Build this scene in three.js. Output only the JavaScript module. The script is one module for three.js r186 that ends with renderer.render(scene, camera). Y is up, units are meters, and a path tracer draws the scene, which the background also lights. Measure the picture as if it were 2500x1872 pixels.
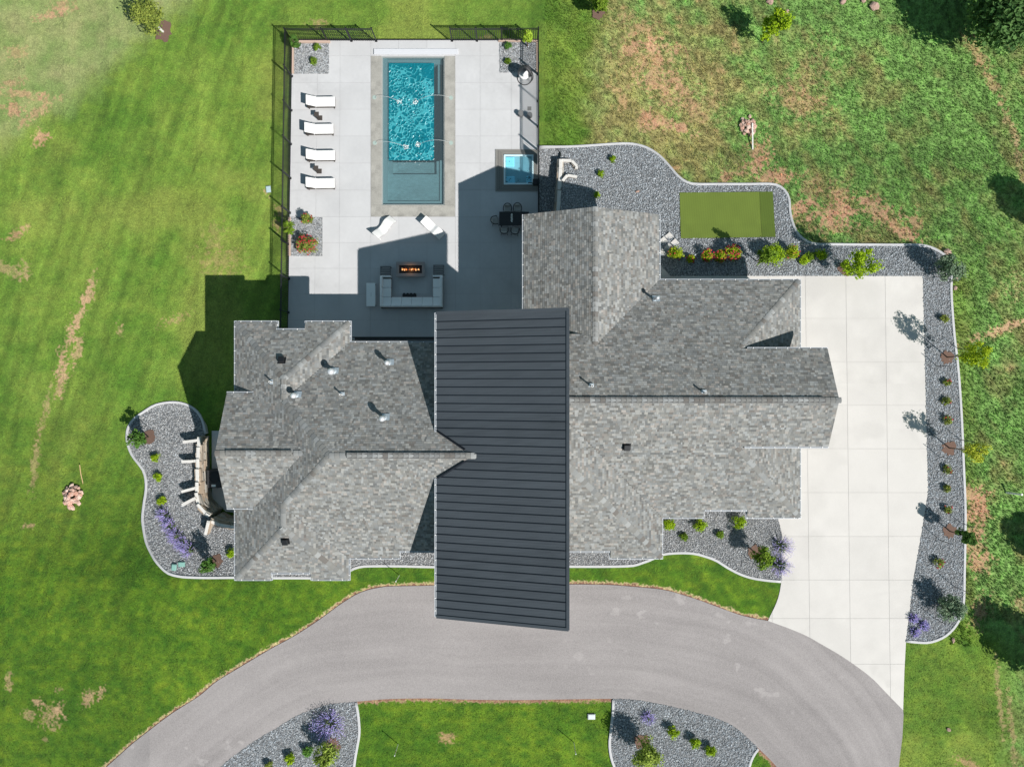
import * as THREE from 'three';
import { RoundedBoxGeometry } from 'three/addons/geometries/RoundedBoxGeometry.js';
import { mergeGeometries } from 'three/addons/utils/BufferGeometryUtils.js';

// ---------------------------------------------------------------- camera, sky, sun, exposure
const H = 50.9, S = 34, CX = 1250, CY = 936;            // camera height, pixels of the photo per metre at deck level
const scene = new THREE.Scene();
const camera = new THREE.PerspectiveCamera(56.8, 1024 / 766, 0.5, 3000);
camera.position.set(0, H, 0);
camera.up.set(0, 0, -1);
camera.lookAt(0, 0, 0);
const SUN = new THREE.Vector3(0.72, 1, 0.6).normalize();
{
  const w = 256, h = 128, d = new Float32Array(w * h * 4);
  for (let j = 0; j < h; j++) for (let i = 0; i < w; i++) {
    const el = ((j + 0.5) / h - 0.5) * Math.PI, k = (j * w + i) * 4;
    const t = Math.pow(1 - Math.max(0, Math.sin(el)), 3.2);
    const c = el >= 0 ? [0.085 + 0.22 * t, 0.150 + 0.22 * t, 0.198 + 0.20 * t] : [0.16, 0.17, 0.15];
    d[k] = c[0]; d[k + 1] = c[1]; d[k + 2] = c[2]; d[k + 3] = 1;
  }
  const sky = new THREE.DataTexture(d, w, h, THREE.RGBAFormat, THREE.FloatType);
  sky.mapping = THREE.EquirectangularReflectionMapping; sky.magFilter = THREE.LinearFilter; sky.needsUpdate = true;
  scene.background = sky; scene.environment = sky;
}
const sun = new THREE.DirectionalLight(new THREE.Color(1, 0.955, 0.89), 4.6);
sun.position.copy(SUN).multiplyScalar(120); sun.castShadow = true; sun.shadow.mapSize.set(4096, 4096);
Object.assign(sun.shadow.camera, { left: -50, right: 50, top: 50, bottom: -50, near: 1, far: 300 });
scene.add(sun); scene.add(sun.target);
const renderer = new THREE.WebGLRenderer({ antialias: true });
renderer.toneMapping = THREE.LinearToneMapping; renderer.toneMappingExposure = 1.2;
renderer.shadowMap.enabled = true;

// ---------------------------------------------------------------- helpers
let seed = 12345;
const rnd = () => { seed = (seed + 0x6D2B79F5) | 0; let t = Math.imul(seed ^ (seed >>> 15), 1 | seed); t = (t + Math.imul(t ^ (t >>> 7), 61 | t)) ^ t; return ((t ^ (t >>> 14)) >>> 0) / 4294967296; };
const rr = (a, b) => a + (b - a) * rnd();
const pick = (a) => a[Math.floor(rnd() * a.length)];
const lerp = (a, b, t) => a + (b - a) * t, clamp = (x, a = 0, b = 1) => Math.min(b, Math.max(a, x));
const ss = (a, b, x) => { const t = clamp((x - a) / (b - a)); return t * t * (3 - 2 * t); };
const hash = (x, y) => { let h = Math.imul(x, 374761393) ^ Math.imul(y, 668265263); h = Math.imul(h ^ (h >>> 13), 1274126177); return ((h ^ (h >>> 16)) >>> 0) / 4294967296; };
function noise(x, y) {
  const xi = Math.floor(x), yi = Math.floor(y), fx = x - xi, fy = y - yi, u = fx * fx * (3 - 2 * fx), v = fy * fy * (3 - 2 * fy);
  const a = hash(xi, yi), b = hash(xi + 1, yi), c = hash(xi, yi + 1), d = hash(xi + 1, yi + 1);
  return a + (b - a) * u + (c - a + (a - b - c + d) * u) * v;
}
const fbm = (x, y, o = 4) => { let s = 0, a = 0.5, n = 0; for (let i = 0; i < o; i++) { s += a * noise(x, y); n += a; a *= 0.5; x = x * 2.03 + 17.1; y = y * 2.03 + 5.7; } return s / n; };
const table = (t, x) => { if (x <= t[0][0]) return t[0][1]; for (let i = 1; i < t.length; i++) if (x <= t[i][0]) return lerp(t[i - 1][1], t[i][1], (x - t[i - 1][0]) / (t[i][0] - t[i - 1][0])); return t[t.length - 1][1]; };

// the lie of the land: the pool side is one storey lower than the drive side (arguments in metres)
const RW = [[1000, -0.15], [1079, 0.4], [1126, 0.65], [1200, 1.05], [1232, 1.3], [1300, 1.9], [1345, 2.4], [1390, 2.85], [1450, 3.0]];
const RM = [[1000, -0.3], [1290, 2.9], [1330, 3.0]];
const RE = [[300, 0], [355, 0.08], [440, 0.9], [560, 1.95], [640, 2.75], [680, 2.95], [1500, 2.98], [1600, 3]];
function G(x, z, bed) {
  const px = x * S + CX, py = z * S + CY;
  const w = table(RW, py), m = table(RM, py), e = table(RE, py);
  const west = (w + 0.15) * table([[-800, 0.1], [0, 0.42], [300, 0.8], [420, 1]], px) - 0.15;
  if (px < 640) { if (!bed && px > 493 && py < 1281 && py > 1030) return -0.12; return west; }
  if (px < 700) return lerp(west, m, (px - 640) / 60);
  if (px < 1312) return m;
  const low = lerp(m, py < 700 ? 0 : m, ss(1312, 1318, px));
  const east = py > 900 ? e : e * table([[1372, 0.8], [1640, 1], [2350, 1], [2500, 0.8], [3300, 0.3]], px);
  if (bed) return east;
  return px < 1370 ? low : px < 1378 ? lerp(low, east, (px - 1370) / 8) : east;
}
const V2 = (x, y) => new THREE.Vector2(x, y), V3 = (x, y, z) => new THREE.Vector3(x, y, z);
const at = (px, py, h = 0) => V3((px - CX) / S * (H - h) / H, h, (py - CY) / S * (H - h) / H);   // a spot of the photo at a known height
function on(px, py, dh = 0, bed) { let h = 0; for (let i = 0; i < 8; i++) { const p = at(px, py, h + dh); h = G(p.x, p.z, bed); } return at(px, py, h + dh); }

const counts = {};
const numbered = (n) => { const k = counts[n] = (counts[n] ?? -1) + 1; return k ? `${n}_${String(k).padStart(3, '0')}` : n; };
function tag(o, label, category, group, kind) { if (label) o.userData.label = label; if (category) o.userData.category = category; if (group) o.userData.group = group; if (kind) o.userData.kind = kind; return o; }
function thing(name, pos, label, category, group, turn = 0) { const o = new THREE.Group(); o.name = numbered(name); o.position.copy(pos); o.rotation.y = turn; scene.add(o); return tag(o, label, category, group); }
function part(parent, name, geo, mat, pos) { const m = new THREE.Mesh(geo, mat); m.name = parent === scene ? numbered(name) : name; if (pos) m.position.set(...pos); m.castShadow = m.receiveShadow = true; parent.add(m); return m; }
function struct(name, geo, mat, label) { const m = part(scene, name, geo, mat); m.userData.kind = 'structure'; if (label) m.userData.label = label; return m; }
function group(parent, name) { const g = new THREE.Group(); g.name = name; parent.add(g); return g; }
const box = (w, h, d, x = 0, y = 0, z = 0) => new THREE.BoxGeometry(w, h, d).translate(x, y, z);
const rbox = (w, h, d, r = 0.03, x = 0, y = 0, z = 0) => new RoundedBoxGeometry(w, h, d, 2, r).translate(x, y, z);
function bar(a, b, r = 0.02, n = 8, r2 = r) { const d = b.clone().sub(a), l = d.length(); const g = new THREE.CylinderGeometry(r2, r, l, n); g.translate(0, l / 2, 0); g.applyQuaternion(new THREE.Quaternion().setFromUnitVectors(V3(0, 1, 0), d.normalize())); return g.translate(a.x, a.y, a.z); }
function sqbar(a, b, w, t = w) { const d = b.clone().sub(a), l = d.length(); const g = new THREE.BoxGeometry(w, l, t); g.translate(0, l / 2, 0); g.applyQuaternion(new THREE.Quaternion().setFromUnitVectors(V3(0, 1, 0), d.normalize())); return g.translate(a.x, a.y, a.z); }
function geo(pos, uv, idx, col) { const g = new THREE.BufferGeometry(); g.setAttribute('position', new THREE.Float32BufferAttribute(pos, 3)); if (uv) g.setAttribute('uv', new THREE.Float32BufferAttribute(uv, 2)); if (col) g.setAttribute('color', new THREE.Float32BufferAttribute(col, 3)); if (idx) g.setIndex(idx); g.computeVertexNormals(); return g; }
function tube(pts, r, seg = 40, n = 8, closed = false) { return new THREE.TubeGeometry(new THREE.CatmullRomCurve3(pts, closed), seg, r, n, closed); }

// polygons: clip a polygon by a convex cell, triangulate it, lay it over the land
function clip(poly, a, b) {                                   // keeps what lies left of a -> b
  const out = [], side = (p) => (b.x - a.x) * (p.y - a.y) - (b.y - a.y) * (p.x - a.x);
  for (let i = 0; i < poly.length; i++) {
    const p = poly[i], q = poly[(i + 1) % poly.length], sp = side(p), sq = side(q);
    if (sp >= 0) out.push(p);
    if ((sp >= 0) !== (sq >= 0)) { const t = sp / (sp - sq); out.push(V2(p.x + (q.x - p.x) * t, p.y + (q.y - p.y) * t)); }
  }
  return out;
}
const clipCell = (poly, cell) => { let p = poly; for (let i = 0; i < cell.length && p.length; i++) p = clip(p, cell[i], cell[(i + 1) % cell.length]); return p; };
const area = (p) => THREE.ShapeUtils.area(p);
const inside = (p, x, y) => { let c = false; for (let i = 0, j = p.length - 1; i < p.length; j = i++) if ((p[i].y > y) !== (p[j].y > y) && x < (p[j].x - p[i].x) * (y - p[i].y) / (p[j].y - p[i].y) + p[i].x) c = !c; return c; };
const CELL = 0.5;
function drape(poly, hf, dh) {                                // poly: V2 list of (x, z)
  const pos = [], uv = [], idx = []; let x0 = 1e9, x1 = -1e9, z0 = 1e9, z1 = -1e9;
  for (const p of poly) { x0 = Math.min(x0, p.x); x1 = Math.max(x1, p.x); z0 = Math.min(z0, p.y); z1 = Math.max(z1, p.y); }
  for (let i = Math.floor(x0 / CELL); i * CELL < x1; i++) {
    const a = i * CELL, strip = clip(clip(poly, V2(a, 1e3), V2(a, -1e3)), V2(a + CELL, -1e3), V2(a + CELL, 1e3));
    if (strip.length < 3) continue;
    for (let j = Math.floor(z0 / CELL); j * CELL < z1; j++) {
      const b = j * CELL, c = clip(clip(strip, V2(-1e3, b), V2(1e3, b)), V2(1e3, b + CELL), V2(-1e3, b + CELL));
      const q = c.filter((p, k) => { const n = c[(k + 1) % c.length]; return Math.hypot(p.x - n.x, p.y - n.y) > 1e-5; });
      if (q.length < 3 || Math.abs(area(q)) < 1e-6) continue;
      const o = pos.length / 3;
      for (const p of q) { pos.push(p.x, hf(p.x, p.y) + dh, p.y); uv.push(p.x, p.y); }
      for (const f of THREE.ShapeUtils.triangulateShape(q, [])) {
        const [A, B, C] = f, s = (q[B].x - q[A].x) * (q[C].y - q[A].y) - (q[B].y - q[A].y) * (q[C].x - q[A].x);
        if (s < 0) idx.push(o + A, o + B, o + C); else idx.push(o + A, o + C, o + B);
      }
    }
  }
  return geo(pos, uv, idx);
}
function prism(poly, top, bottom) {                           // poly (x, z); top, bottom: numbers or functions of (x, z); a solid
  const T = typeof top === 'number' ? () => top : top, B = typeof bottom === 'number' ? () => bottom : bottom;
  const p = area(poly) > 0 ? poly : poly.slice().reverse(), pos = [], uv = [], put = (x, y, z) => { pos.push(x, y, z); uv.push(x + y * 0.5, z + y * 0.5); };
  for (const [a, b, c] of THREE.ShapeUtils.triangulateShape(p, [])) {
    for (const k of [a, c, b]) put(p[k].x, T(p[k].x, p[k].y), p[k].y);
    for (const k of [a, b, c]) put(p[k].x, B(p[k].x, p[k].y), p[k].y);
  }
  for (let i = 0; i < p.length; i++) {
    const q = p[i], r = p[(i + 1) % p.length];
    const A = [q.x, T(q.x, q.y), q.y], C = [r.x, T(r.x, r.y), r.y], D = [q.x, B(q.x, q.y), q.y], E = [r.x, B(r.x, r.y), r.y];
    for (const k of [A, C, D, C, E, D]) put(...k);
  }
  return geo(pos, uv);
}
function smooth(pts, step = 0.35, closed = false) {           // Vector2 list -> evenly spaced smooth line
  const c = new THREE.CatmullRomCurve3(pts.map((p) => V3(p.x, 0, p.y)), closed, 'centripetal');
  return c.getSpacedPoints(Math.max(2, Math.round(c.getLength() / step))).map((p) => V2(p.x, p.z));
}
function sweep(line, w, up, down, hf) {                       // a kerb along a line
  const pos = [], uv = [], idx = []; let L = 0;
  line.forEach((p, i) => {
    const a = line[Math.max(0, i - 1)], b = line[Math.min(line.length - 1, i + 1)], d = V2(b.x - a.x, b.y - a.y).normalize(), n = V2(-d.y, d.x), h = hf(p.x, p.y);
    if (i) L += p.distanceTo(line[i - 1]);
    const prof = [[-w / 2, -down], [-w / 2, up - 0.02], [-w / 2 + 0.02, up], [w / 2 - 0.02, up], [w / 2, up - 0.02], [w / 2, -down]];
    for (const [k, y] of prof) { pos.push(p.x + n.x * k, h + y, p.y + n.y * k); uv.push(L, k + y); }
    if (i) for (let k = 0; k < 5; k++) { const o = i * 6 + k, q = o - 6; idx.push(q, q + 1, o, o, q + 1, o + 1); }
  });
  const n = line.length * 6; for (const o of [0, n - 6]) for (let k = 1; k < 5; k++) o ? idx.push(o, o + k, o + k + 1) : idx.push(o, o + k + 1, o + k);
  return geo(pos, uv, idx).toNonIndexed();
}

// ---------------------------------------------------------------- textures and materials
function tex(n, f, { m = n, srgb = false, repeat = [1, 1], mirror = false } = {}) {   // f(u, v, out) writes 0..1 linear (or sRGB-free data)
  const d = new Uint8Array(n * m * 4), o = [0, 0, 0];
  for (let j = 0; j < m; j++) for (let i = 0; i < n; i++) { f(i / n, j / m, o); const k = (j * n + i) * 4; for (let c = 0; c < 3; c++) d[k + c] = 255 * (srgb ? toS(o[c]) : clamp(o[c])); d[k + 3] = 255; }
  const t = new THREE.DataTexture(d, n, m); t.wrapS = t.wrapT = mirror ? THREE.MirroredRepeatWrapping : THREE.RepeatWrapping; t.magFilter = THREE.LinearFilter; t.minFilter = THREE.LinearMipmapLinearFilter; t.generateMipmaps = true;
  t.repeat.set(...repeat); if (srgb) t.colorSpace = THREE.SRGBColorSpace; t.needsUpdate = true; return t;
}
const toS = (c) => { c = clamp(c); return c <= 0.0031308 ? 12.92 * c : 1.055 * Math.pow(c, 1 / 2.4) - 0.055; };
const tn = (u, v, n) => { const f = (x, y) => noise(x, y); const a = u, b = v; return lerp(lerp(f(u * n, v * n), f((u - 1) * n, v * n), a), lerp(f(u * n, (v - 1) * n), f((u - 1) * n, (v - 1) * n), a), b); };  // tiling noise
const tfbm = (u, v, n, o = 4) => { let s = 0, a = 0.5, w = 0; for (let i = 0; i < o; i++) { s += a * tn(u, v, n); w += a; a *= 0.5; n *= 2; } return s / w; };
const C = (r, g, b) => new THREE.Color().setRGB(r, g, b);
const mat = (c, roughness = 0.8, o = {}) => new THREE.MeshStandardMaterial({ color: Array.isArray(c) ? C(...c) : c, roughness, ...o });
const fine = tex(512, (u, v, o) => { o[0] = o[1] = o[2] = 0.6 * tfbm(u, v, 24, 4) + 0.4 * hash(u * 512 | 0, v * 512 | 0); }, { repeat: [0.5, 0.5] });
const concreteMap = tex(1024, (u, v, o) => { const a = tfbm(u, v, 5, 5), b = tfbm(u + 0.31, v + 0.17, 40, 3), s = hash(u * 1024 | 0, v * 1024 | 0); const k = 0.84 + 0.20 * (a - 0.5) + 0.07 * (b - 0.5) + 0.05 * (s - 0.5); o[0] = k * 1.0; o[1] = k * 0.992; o[2] = k * 0.985; }, { srgb: true, repeat: [1 / 7, 1 / 7] });
const driveMap = tex(1024, (u, v, o) => {
  const a = tfbm(u, v, 4, 5), b = tfbm(u + 0.3, v + 0.6, 30, 3), s = hash(u * 1024 | 0, v * 1024 | 0), x = u * 28, z = v * 28;
  let k = 0.87 + 0.13 * (a - 0.5) + 0.07 * (b - 0.5) + 0.05 * (s - 0.5);
  for (const [cx, cz, r, w] of [[6, 20, 13, 0.16], [6, 20, 14.5, 0.16], [20, 9, 9, 0.2], [27, 25, 11, 0.14]]) { const d = Math.abs(Math.hypot(x - cx, z - cz) - r); k -= 0.035 * Math.exp(-(d * d) / (w * w)) * ss(0.42, 0.62, tfbm(u, v + 0.2, 6, 3)); }
  k -= 0.11 * ss(0.64, 0.76, tfbm(u + 0.7, v + 0.1, 7, 5)) * b; o[0] = k * 1.004; o[1] = k * 0.995; o[2] = k * 0.985;
}, { srgb: true, repeat: [1 / 28, 1 / 28] });
const copingMap = tex(512, (u, v, o) => { const a = tfbm(u, v, 6, 4), b = tfbm(u, v, 60, 3), s = hash(u * 512 | 0, v * 512 | 0); const k = 0.7 + 0.5 * (a - 0.5) + 0.3 * (b - 0.5) + 0.22 * (s - 0.5); o[0] = k; o[1] = k * 0.985; o[2] = k * 0.95; }, { srgb: true, repeat: [1 / 3, 1 / 3] });
let asphaltMap;
const M = {
  white: mat([0.82, 0.82, 0.82], 0.5), cushion: mat([0.80, 0.80, 0.80], 0.95, { bumpMap: fine, bumpScale: 0.004 }), pale: mat([0.88, 0.91, 0.92], 0.9, { bumpMap: fine, bumpScale: 0.004 }),
  black: mat([0.012, 0.014, 0.017], 0.5), metalBlack: mat([0.018, 0.02, 0.024], 0.45, { metalness: 0.3 }), wicker: mat([0.06, 0.05, 0.045], 0.8, { bumpMap: fine, bumpScale: 0.01 }), grey: mat([0.2, 0.2, 0.2], 0.75, { bumpMap: fine, bumpScale: 0.004 }),
  slat: mat([0.16, 0.165, 0.17], 0.8), kerb: mat([0.66, 0.67, 0.70], 0.85, { map: concreteMap }), gutter: mat([0.66, 0.69, 0.74], 0.35, { metalness: 0.2 }), vent: mat([0.75, 0.78, 0.82], 0.3, { metalness: 0.35 }), flash: mat([0.55, 0.62, 0.68], 0.35, { metalness: 0.5 }),
  soil: mat([0.30, 0.14, 0.08], 1), mulch: mat([0.24, 0.165, 0.135], 1, { map: tex(256, (u, v, o) => { const k = 0.35 + 0.65 * hash(u * 256 >> 1, v * 256 | 0); o[0] = k; o[1] = k * 0.9; o[2] = k * 0.85; }, { srgb: true }) }),
  bark: mat([0.13, 0.09, 0.06], 0.95), wrap: mat([0.75, 0.75, 0.72], 0.8), wall: mat([0.55, 0.54, 0.52], 0.85, { bumpMap: fine, bumpScale: 0.01 }), trim: mat([0.03, 0.032, 0.036], 0.6),
  plaster: mat([0.30, 0.34, 0.34], 0.7, { bumpMap: fine, bumpScale: 0.01 }), glass: new THREE.MeshPhysicalMaterial({ color: C(0.05, 0.07, 0.08), roughness: 0.05 }),
  coping: mat([0.50, 0.495, 0.475], 0.9, { map: copingMap }), leaf: new THREE.MeshPhysicalMaterial({ color: 0xffffff, vertexColors: true, roughness: 0.75, side: THREE.DoubleSide, transmission: 0.25, thickness: 0, specularIntensity: 0.3 }),
  petal: mat(0xffffff, 0.8, { vertexColors: true, side: THREE.DoubleSide }), stone: mat(0xffffff, 0.95, { vertexColors: false, bumpMap: fine, bumpScale: 0.03 }),
};
const slabs = (c, n, d, map = concreteMap) => Array.from({ length: n }, () => { const k = 1 + rr(-d, d); return mat([c[0] * k, c[1] * k, c[2] * k], 0.85, { map: map }); });
const deckMats = slabs([0.63, 0.64, 0.665], 6, 0.035), driveMats = slabs([0.69, 0.675, 0.66], 6, 0.02, driveMap);

// ---------------------------------------------------------------- outlines, in pixels of the photo
const L2 = (a, dh = 0, bed) => a.map(([x, y]) => { const p = on(x, y, dh, bed); return V2(p.x, p.z); });
const roadTop = [[150, 1960], [259, 1872], [316, 1821], [361, 1785], [421, 1740], [488, 1697], [526, 1665], [586, 1628], [660, 1584], [720, 1551], [780, 1512], [838, 1470], [880, 1446], [930, 1433], [1000, 1430], [1230, 1427], [1480, 1427], [1550, 1432], [1623, 1440], [1700, 1462], [1755, 1482], [1812, 1502], [1875, 1515]];
const apron = [[1875, 1515], [1930, 1535], [1974, 1554], [2000, 1569], [2050, 1598], [2090, 1625], [2130, 1656], [2165, 1692], [2205, 1733]];
const roadLow = [[480, 1920], [537, 1872], [579, 1838], [629, 1803], [676, 1776], [723, 1747], [770, 1729], [808, 1718], [869, 1712], [941, 1706], [1044, 1704], [1150, 1707], [1270, 1708], [1400, 1706], [1497, 1705], [1547, 1707], [1623, 1720], [1694, 1737], [1753, 1754], [1797, 1776], [1852, 1826], [1897, 1872], [1930, 1920]];
const roadTopL = smooth(L2(roadTop)), apronL = smooth(L2(apron)), roadLowL = smooth(L2(roadLow));
const roadEast = L2([[2206, 1745], [2203, 1800], [2194, 1872], [2190, 1930]]);
const roadPoly = [...roadTopL, ...apronL.slice(1), ...roadEast, ...roadLowL.slice().reverse()];
const driveLeft = smooth(L2([[1898, 1262], [1906, 1290], [1911, 1330], [1908, 1370], [1909, 1400], [1907, 1424], [1899, 1462], [1875, 1515]]));
const driveRight = L2([[2205, 1733], [2208, 1640], [2212, 1564], [2232, 1400], [2245, 1330], [2258, 1250], [2266, 1199], [2261, 1000], [2253, 674]]);
const drivePoly = [...driveLeft, ...apronL.slice(1), ...driveRight.slice(1), ...L2([[1637, 674], [1604, 638], [1590, 720], [1880, 720], [1880, 1240]])];
const kerbNE = smooth(L2([[1317, 359], [1391, 358.7], [1440, 356], [1488, 352.7], [1527, 351], [1551, 353], [1580, 361.6], [1609, 380], [1633, 405], [1650, 425], [1667, 440], [1685, 448], [1703, 450], [1760, 450], [1830, 450], [1884, 450], [1901, 454], [1917, 467], [1926, 486], [1928, 514], [1934, 542], [1946, 569], [1964, 586], [1986, 595], [2050, 597], [2181, 598], [2248, 599], [2272, 604], [2302, 620], [2320, 640], [2325, 660], [2322, 690], [2322, 720], [2329, 817], [2338, 895], [2346, 1005], [2352, 1141], [2356, 1247], [2354, 1390], [2351, 1476], [2343, 1508], [2325, 1536], [2300, 1556], [2268, 1567], [2242, 1567], [2212, 1564]], 0, true));
const kerbW = smooth(L2([[850, 1411], [700, 1410], [570, 1409], [483, 1409], [437, 1406], [410, 1398], [387, 1377], [370, 1351], [357, 1322], [350, 1285], [348, 1264], [352, 1227], [357, 1192], [356, 1169], [350, 1148], [338, 1131], [323, 1111], [313, 1087], [310, 1067], [313, 1044], [326, 1024], [347, 1008], [376, 990], [405, 983], [431, 982], [454, 987], [474, 998], [489, 1015], [497, 1035], [502, 1059]], 0, true));
const kerbF1 = smooth(L2([[853, 1393], [860, 1389], [869, 1385.5], [884, 1382], [910, 1381], [970, 1381], [1063, 1383], [1230, 1383], [1390, 1382], [1470, 1382], [1526, 1381], [1550, 1379], [1568, 1373], [1588, 1366], [1606, 1357], [1622, 1352], [1644, 1349.7], [1673, 1349], [1697, 1351], [1720, 1357], [1747, 1367], [1776, 1385], [1805, 1400], [1835, 1410], [1873, 1416], [1906, 1419]]));
const kerbS1 = smooth(L2([[869, 1714], [873, 1735], [876, 1760], [877, 1790], [872, 1822], [867, 1850], [864, 1875], [860, 1930]]));
const kerbS2 = smooth(L2([[1497, 1708], [1496, 1740], [1491, 1785], [1488, 1815], [1492, 1848], [1501, 1875], [1520, 1930]]));
const kerbS3 = smooth(L2([[1851, 1827], [1840, 1842], [1832, 1860], [1828, 1880], [1826, 1930]]));

// ---------------------------------------------------------------- ground: one sheet, its colours laid out over 84 x 63 m
const toPx = (x, z) => { const h = G(x, z), k = S * H / (H - h); return [x * k + CX, z * k + CY]; };
const segDist = (line, x, y) => { let d = 1e9; for (let i = 1; i < line.length; i++) { const a = line[i - 1], b = line[i], ux = b.x - a.x, uy = b.y - a.y, t = clamp(((x - a.x) * ux + (y - a.y) * uy) / (ux * ux + uy * uy)); d = Math.min(d, (x - a.x - ux * t) ** 2 + (y - a.y - uy * t) ** 2); } return Math.sqrt(d); };
const bare = [   // bare red earth and dry patches: x, y, half-lengths, turn, strength
  [95, 335, 16, 14, 0, 1], [30, 265, 20, 12, 0.3, 0.9], [120, 35, 30, 8, -0.3, 0.8], [150, 20, 20, 12, 0, 0.7], [35, 570, 22, 8, -0.5, 0.8], [90, 275, 45, 9, -0.6, 0.7], [60, 230, 40, 9, 0.1, 0.7], [110, 245, 18, 10, 0.4, 0.5], [40, 130, 20, 14, 0, 0.5], [30, 200, 24, 10, 0, 0.6], [20, 660, 30, 14, 0.4, 0.55],
  [215, 715, 10, 34, 0.35, 1], [190, 775, 9, 40, 0.4, 0.9], [165, 830, 10, 45, 0.3, 0.9], [150, 915, 9, 40, 0.15, 1], [185, 860, 8, 34, 0.2, 0.8], [110, 1000, 7, 60, 0.25, 0.55], [85, 1120, 7, 60, 0.1, 0.5], [290, 805, 9, 12, 0, 0.7], [420, 780, 26, 9, -0.4, 0.5], [60, 660, 10, 16, 0, 0.6],
  [90, 1715, 9, 9, 0, 0.8], [120, 1745, 24, 20, 0.3, 0.75], [215, 1705, 14, 14, 0, 0.85], [145, 1725, 10, 14, 0, 0.7], [248, 1690, 7, 12, 0.3, 0.8], [70, 1745, 12, 12, 0, 0.6], [140, 1683, 8, 6, 0, 0.7], [20, 1660, 6, 18, 0, 0.6], [68, 1285, 10, 6, 0, 0.7], [110, 1805, 8, 6, 0, 0.5],
  [1610, 110, 40, 14, 0.2, 0.8], [1540, 120, 40, 10, -0.2, 0.6], [1560, 60, 50, 20, 0.4, 0.45], [1590, 165, 60, 40, 0.5, 0.5], [1625, 205, 60, 34, 0.6, 0.6], [1620, 300, 50, 14, 0.4, 0.9], [1660, 315, 30, 8, 0.3, 0.9], [1580, 290, 20, 20, 0, 0.7], [1700, 250, 60, 40, 0.7, 0.35], [1850, 370, 24, 34, 0.3, 0.9], [1840, 400, 40, 14, -0.4, 0.8], [1770, 430, 12, 20, 0.2, 0.95], [1890, 432, 40, 18, 0.1, 0.95], [1905, 440, 18, 14, 0, 1], [1945, 250, 70, 30, 0.4, 0.45], [1985, 180, 40, 60, 0.4, 0.4],
  [1955, 502, 20, 12, 0.1, 1], [2010, 520, 60, 22, 0.2, 0.9], [2055, 505, 34, 20, 0.4, 0.9], [2030, 545, 60, 20, 0, 0.85], [2130, 510, 44, 22, 0.3, 0.85], [2180, 545, 34, 24, 0.6, 0.8], [2215, 575, 30, 14, 0.4, 0.9], [2235, 550, 14, 30, 0, 0.8], [2120, 485, 20, 10, 0, 0.8], [2050, 470, 24, 30, 0.3, 0.55], [1980, 460, 30, 22, 0.5, 0.6],
  [2440, 805, 60, 10, -0.35, 1], [2480, 790, 40, 8, -0.2, 0.9], [2480, 700, 20, 30, 0, 0.5], [2385, 1235, 20, 34, 0.4, 1], [2400, 1255, 18, 14, 0, 0.9], [2370, 1200, 24, 18, 0, 0.8], [2385, 1340, 26, 34, 0, 0.85], [2370, 1300, 24, 20, 0, 0.7], [2390, 1375, 22, 24, 0, 0.75], [2395, 1490, 16, 30, 0.3, 0.8], [2380, 1520, 10, 12, 0, 0.7], [2440, 1700, 6, 90, -0.1, 0.5], [2470, 1780, 6, 90, -0.1, 0.5], [2360, 1860, 24, 8, 0.4, 0.7], [2490, 1470, 16, 14, 0, 0.7],
  [2385, 130, 12, 40, -0.6, 0.6], [2430, 215, 10, 50, -0.5, 0.65], [2468, 310, 9, 50, -0.35, 0.6], [2490, 400, 9, 50, -0.2, 0.5],
  [1185, 100, 18, 12, 0, 0.5], [1093, 1803, 14, 10, 0.3, 0.75], [650, 470, 10, 7, 0.2, 0.75], [680, 510, 9, 14, 0, 0.6], [676, 548, 7, 12, 0, 0.6], [775, 60, 20, 10, 0, 0.55], [540, 640, 40, 26, 0, 0.3], [520, 580, 24, 30, 0, 0.25], [1085, 1600, 0.1, 0.1, 0, 0],
];
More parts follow.
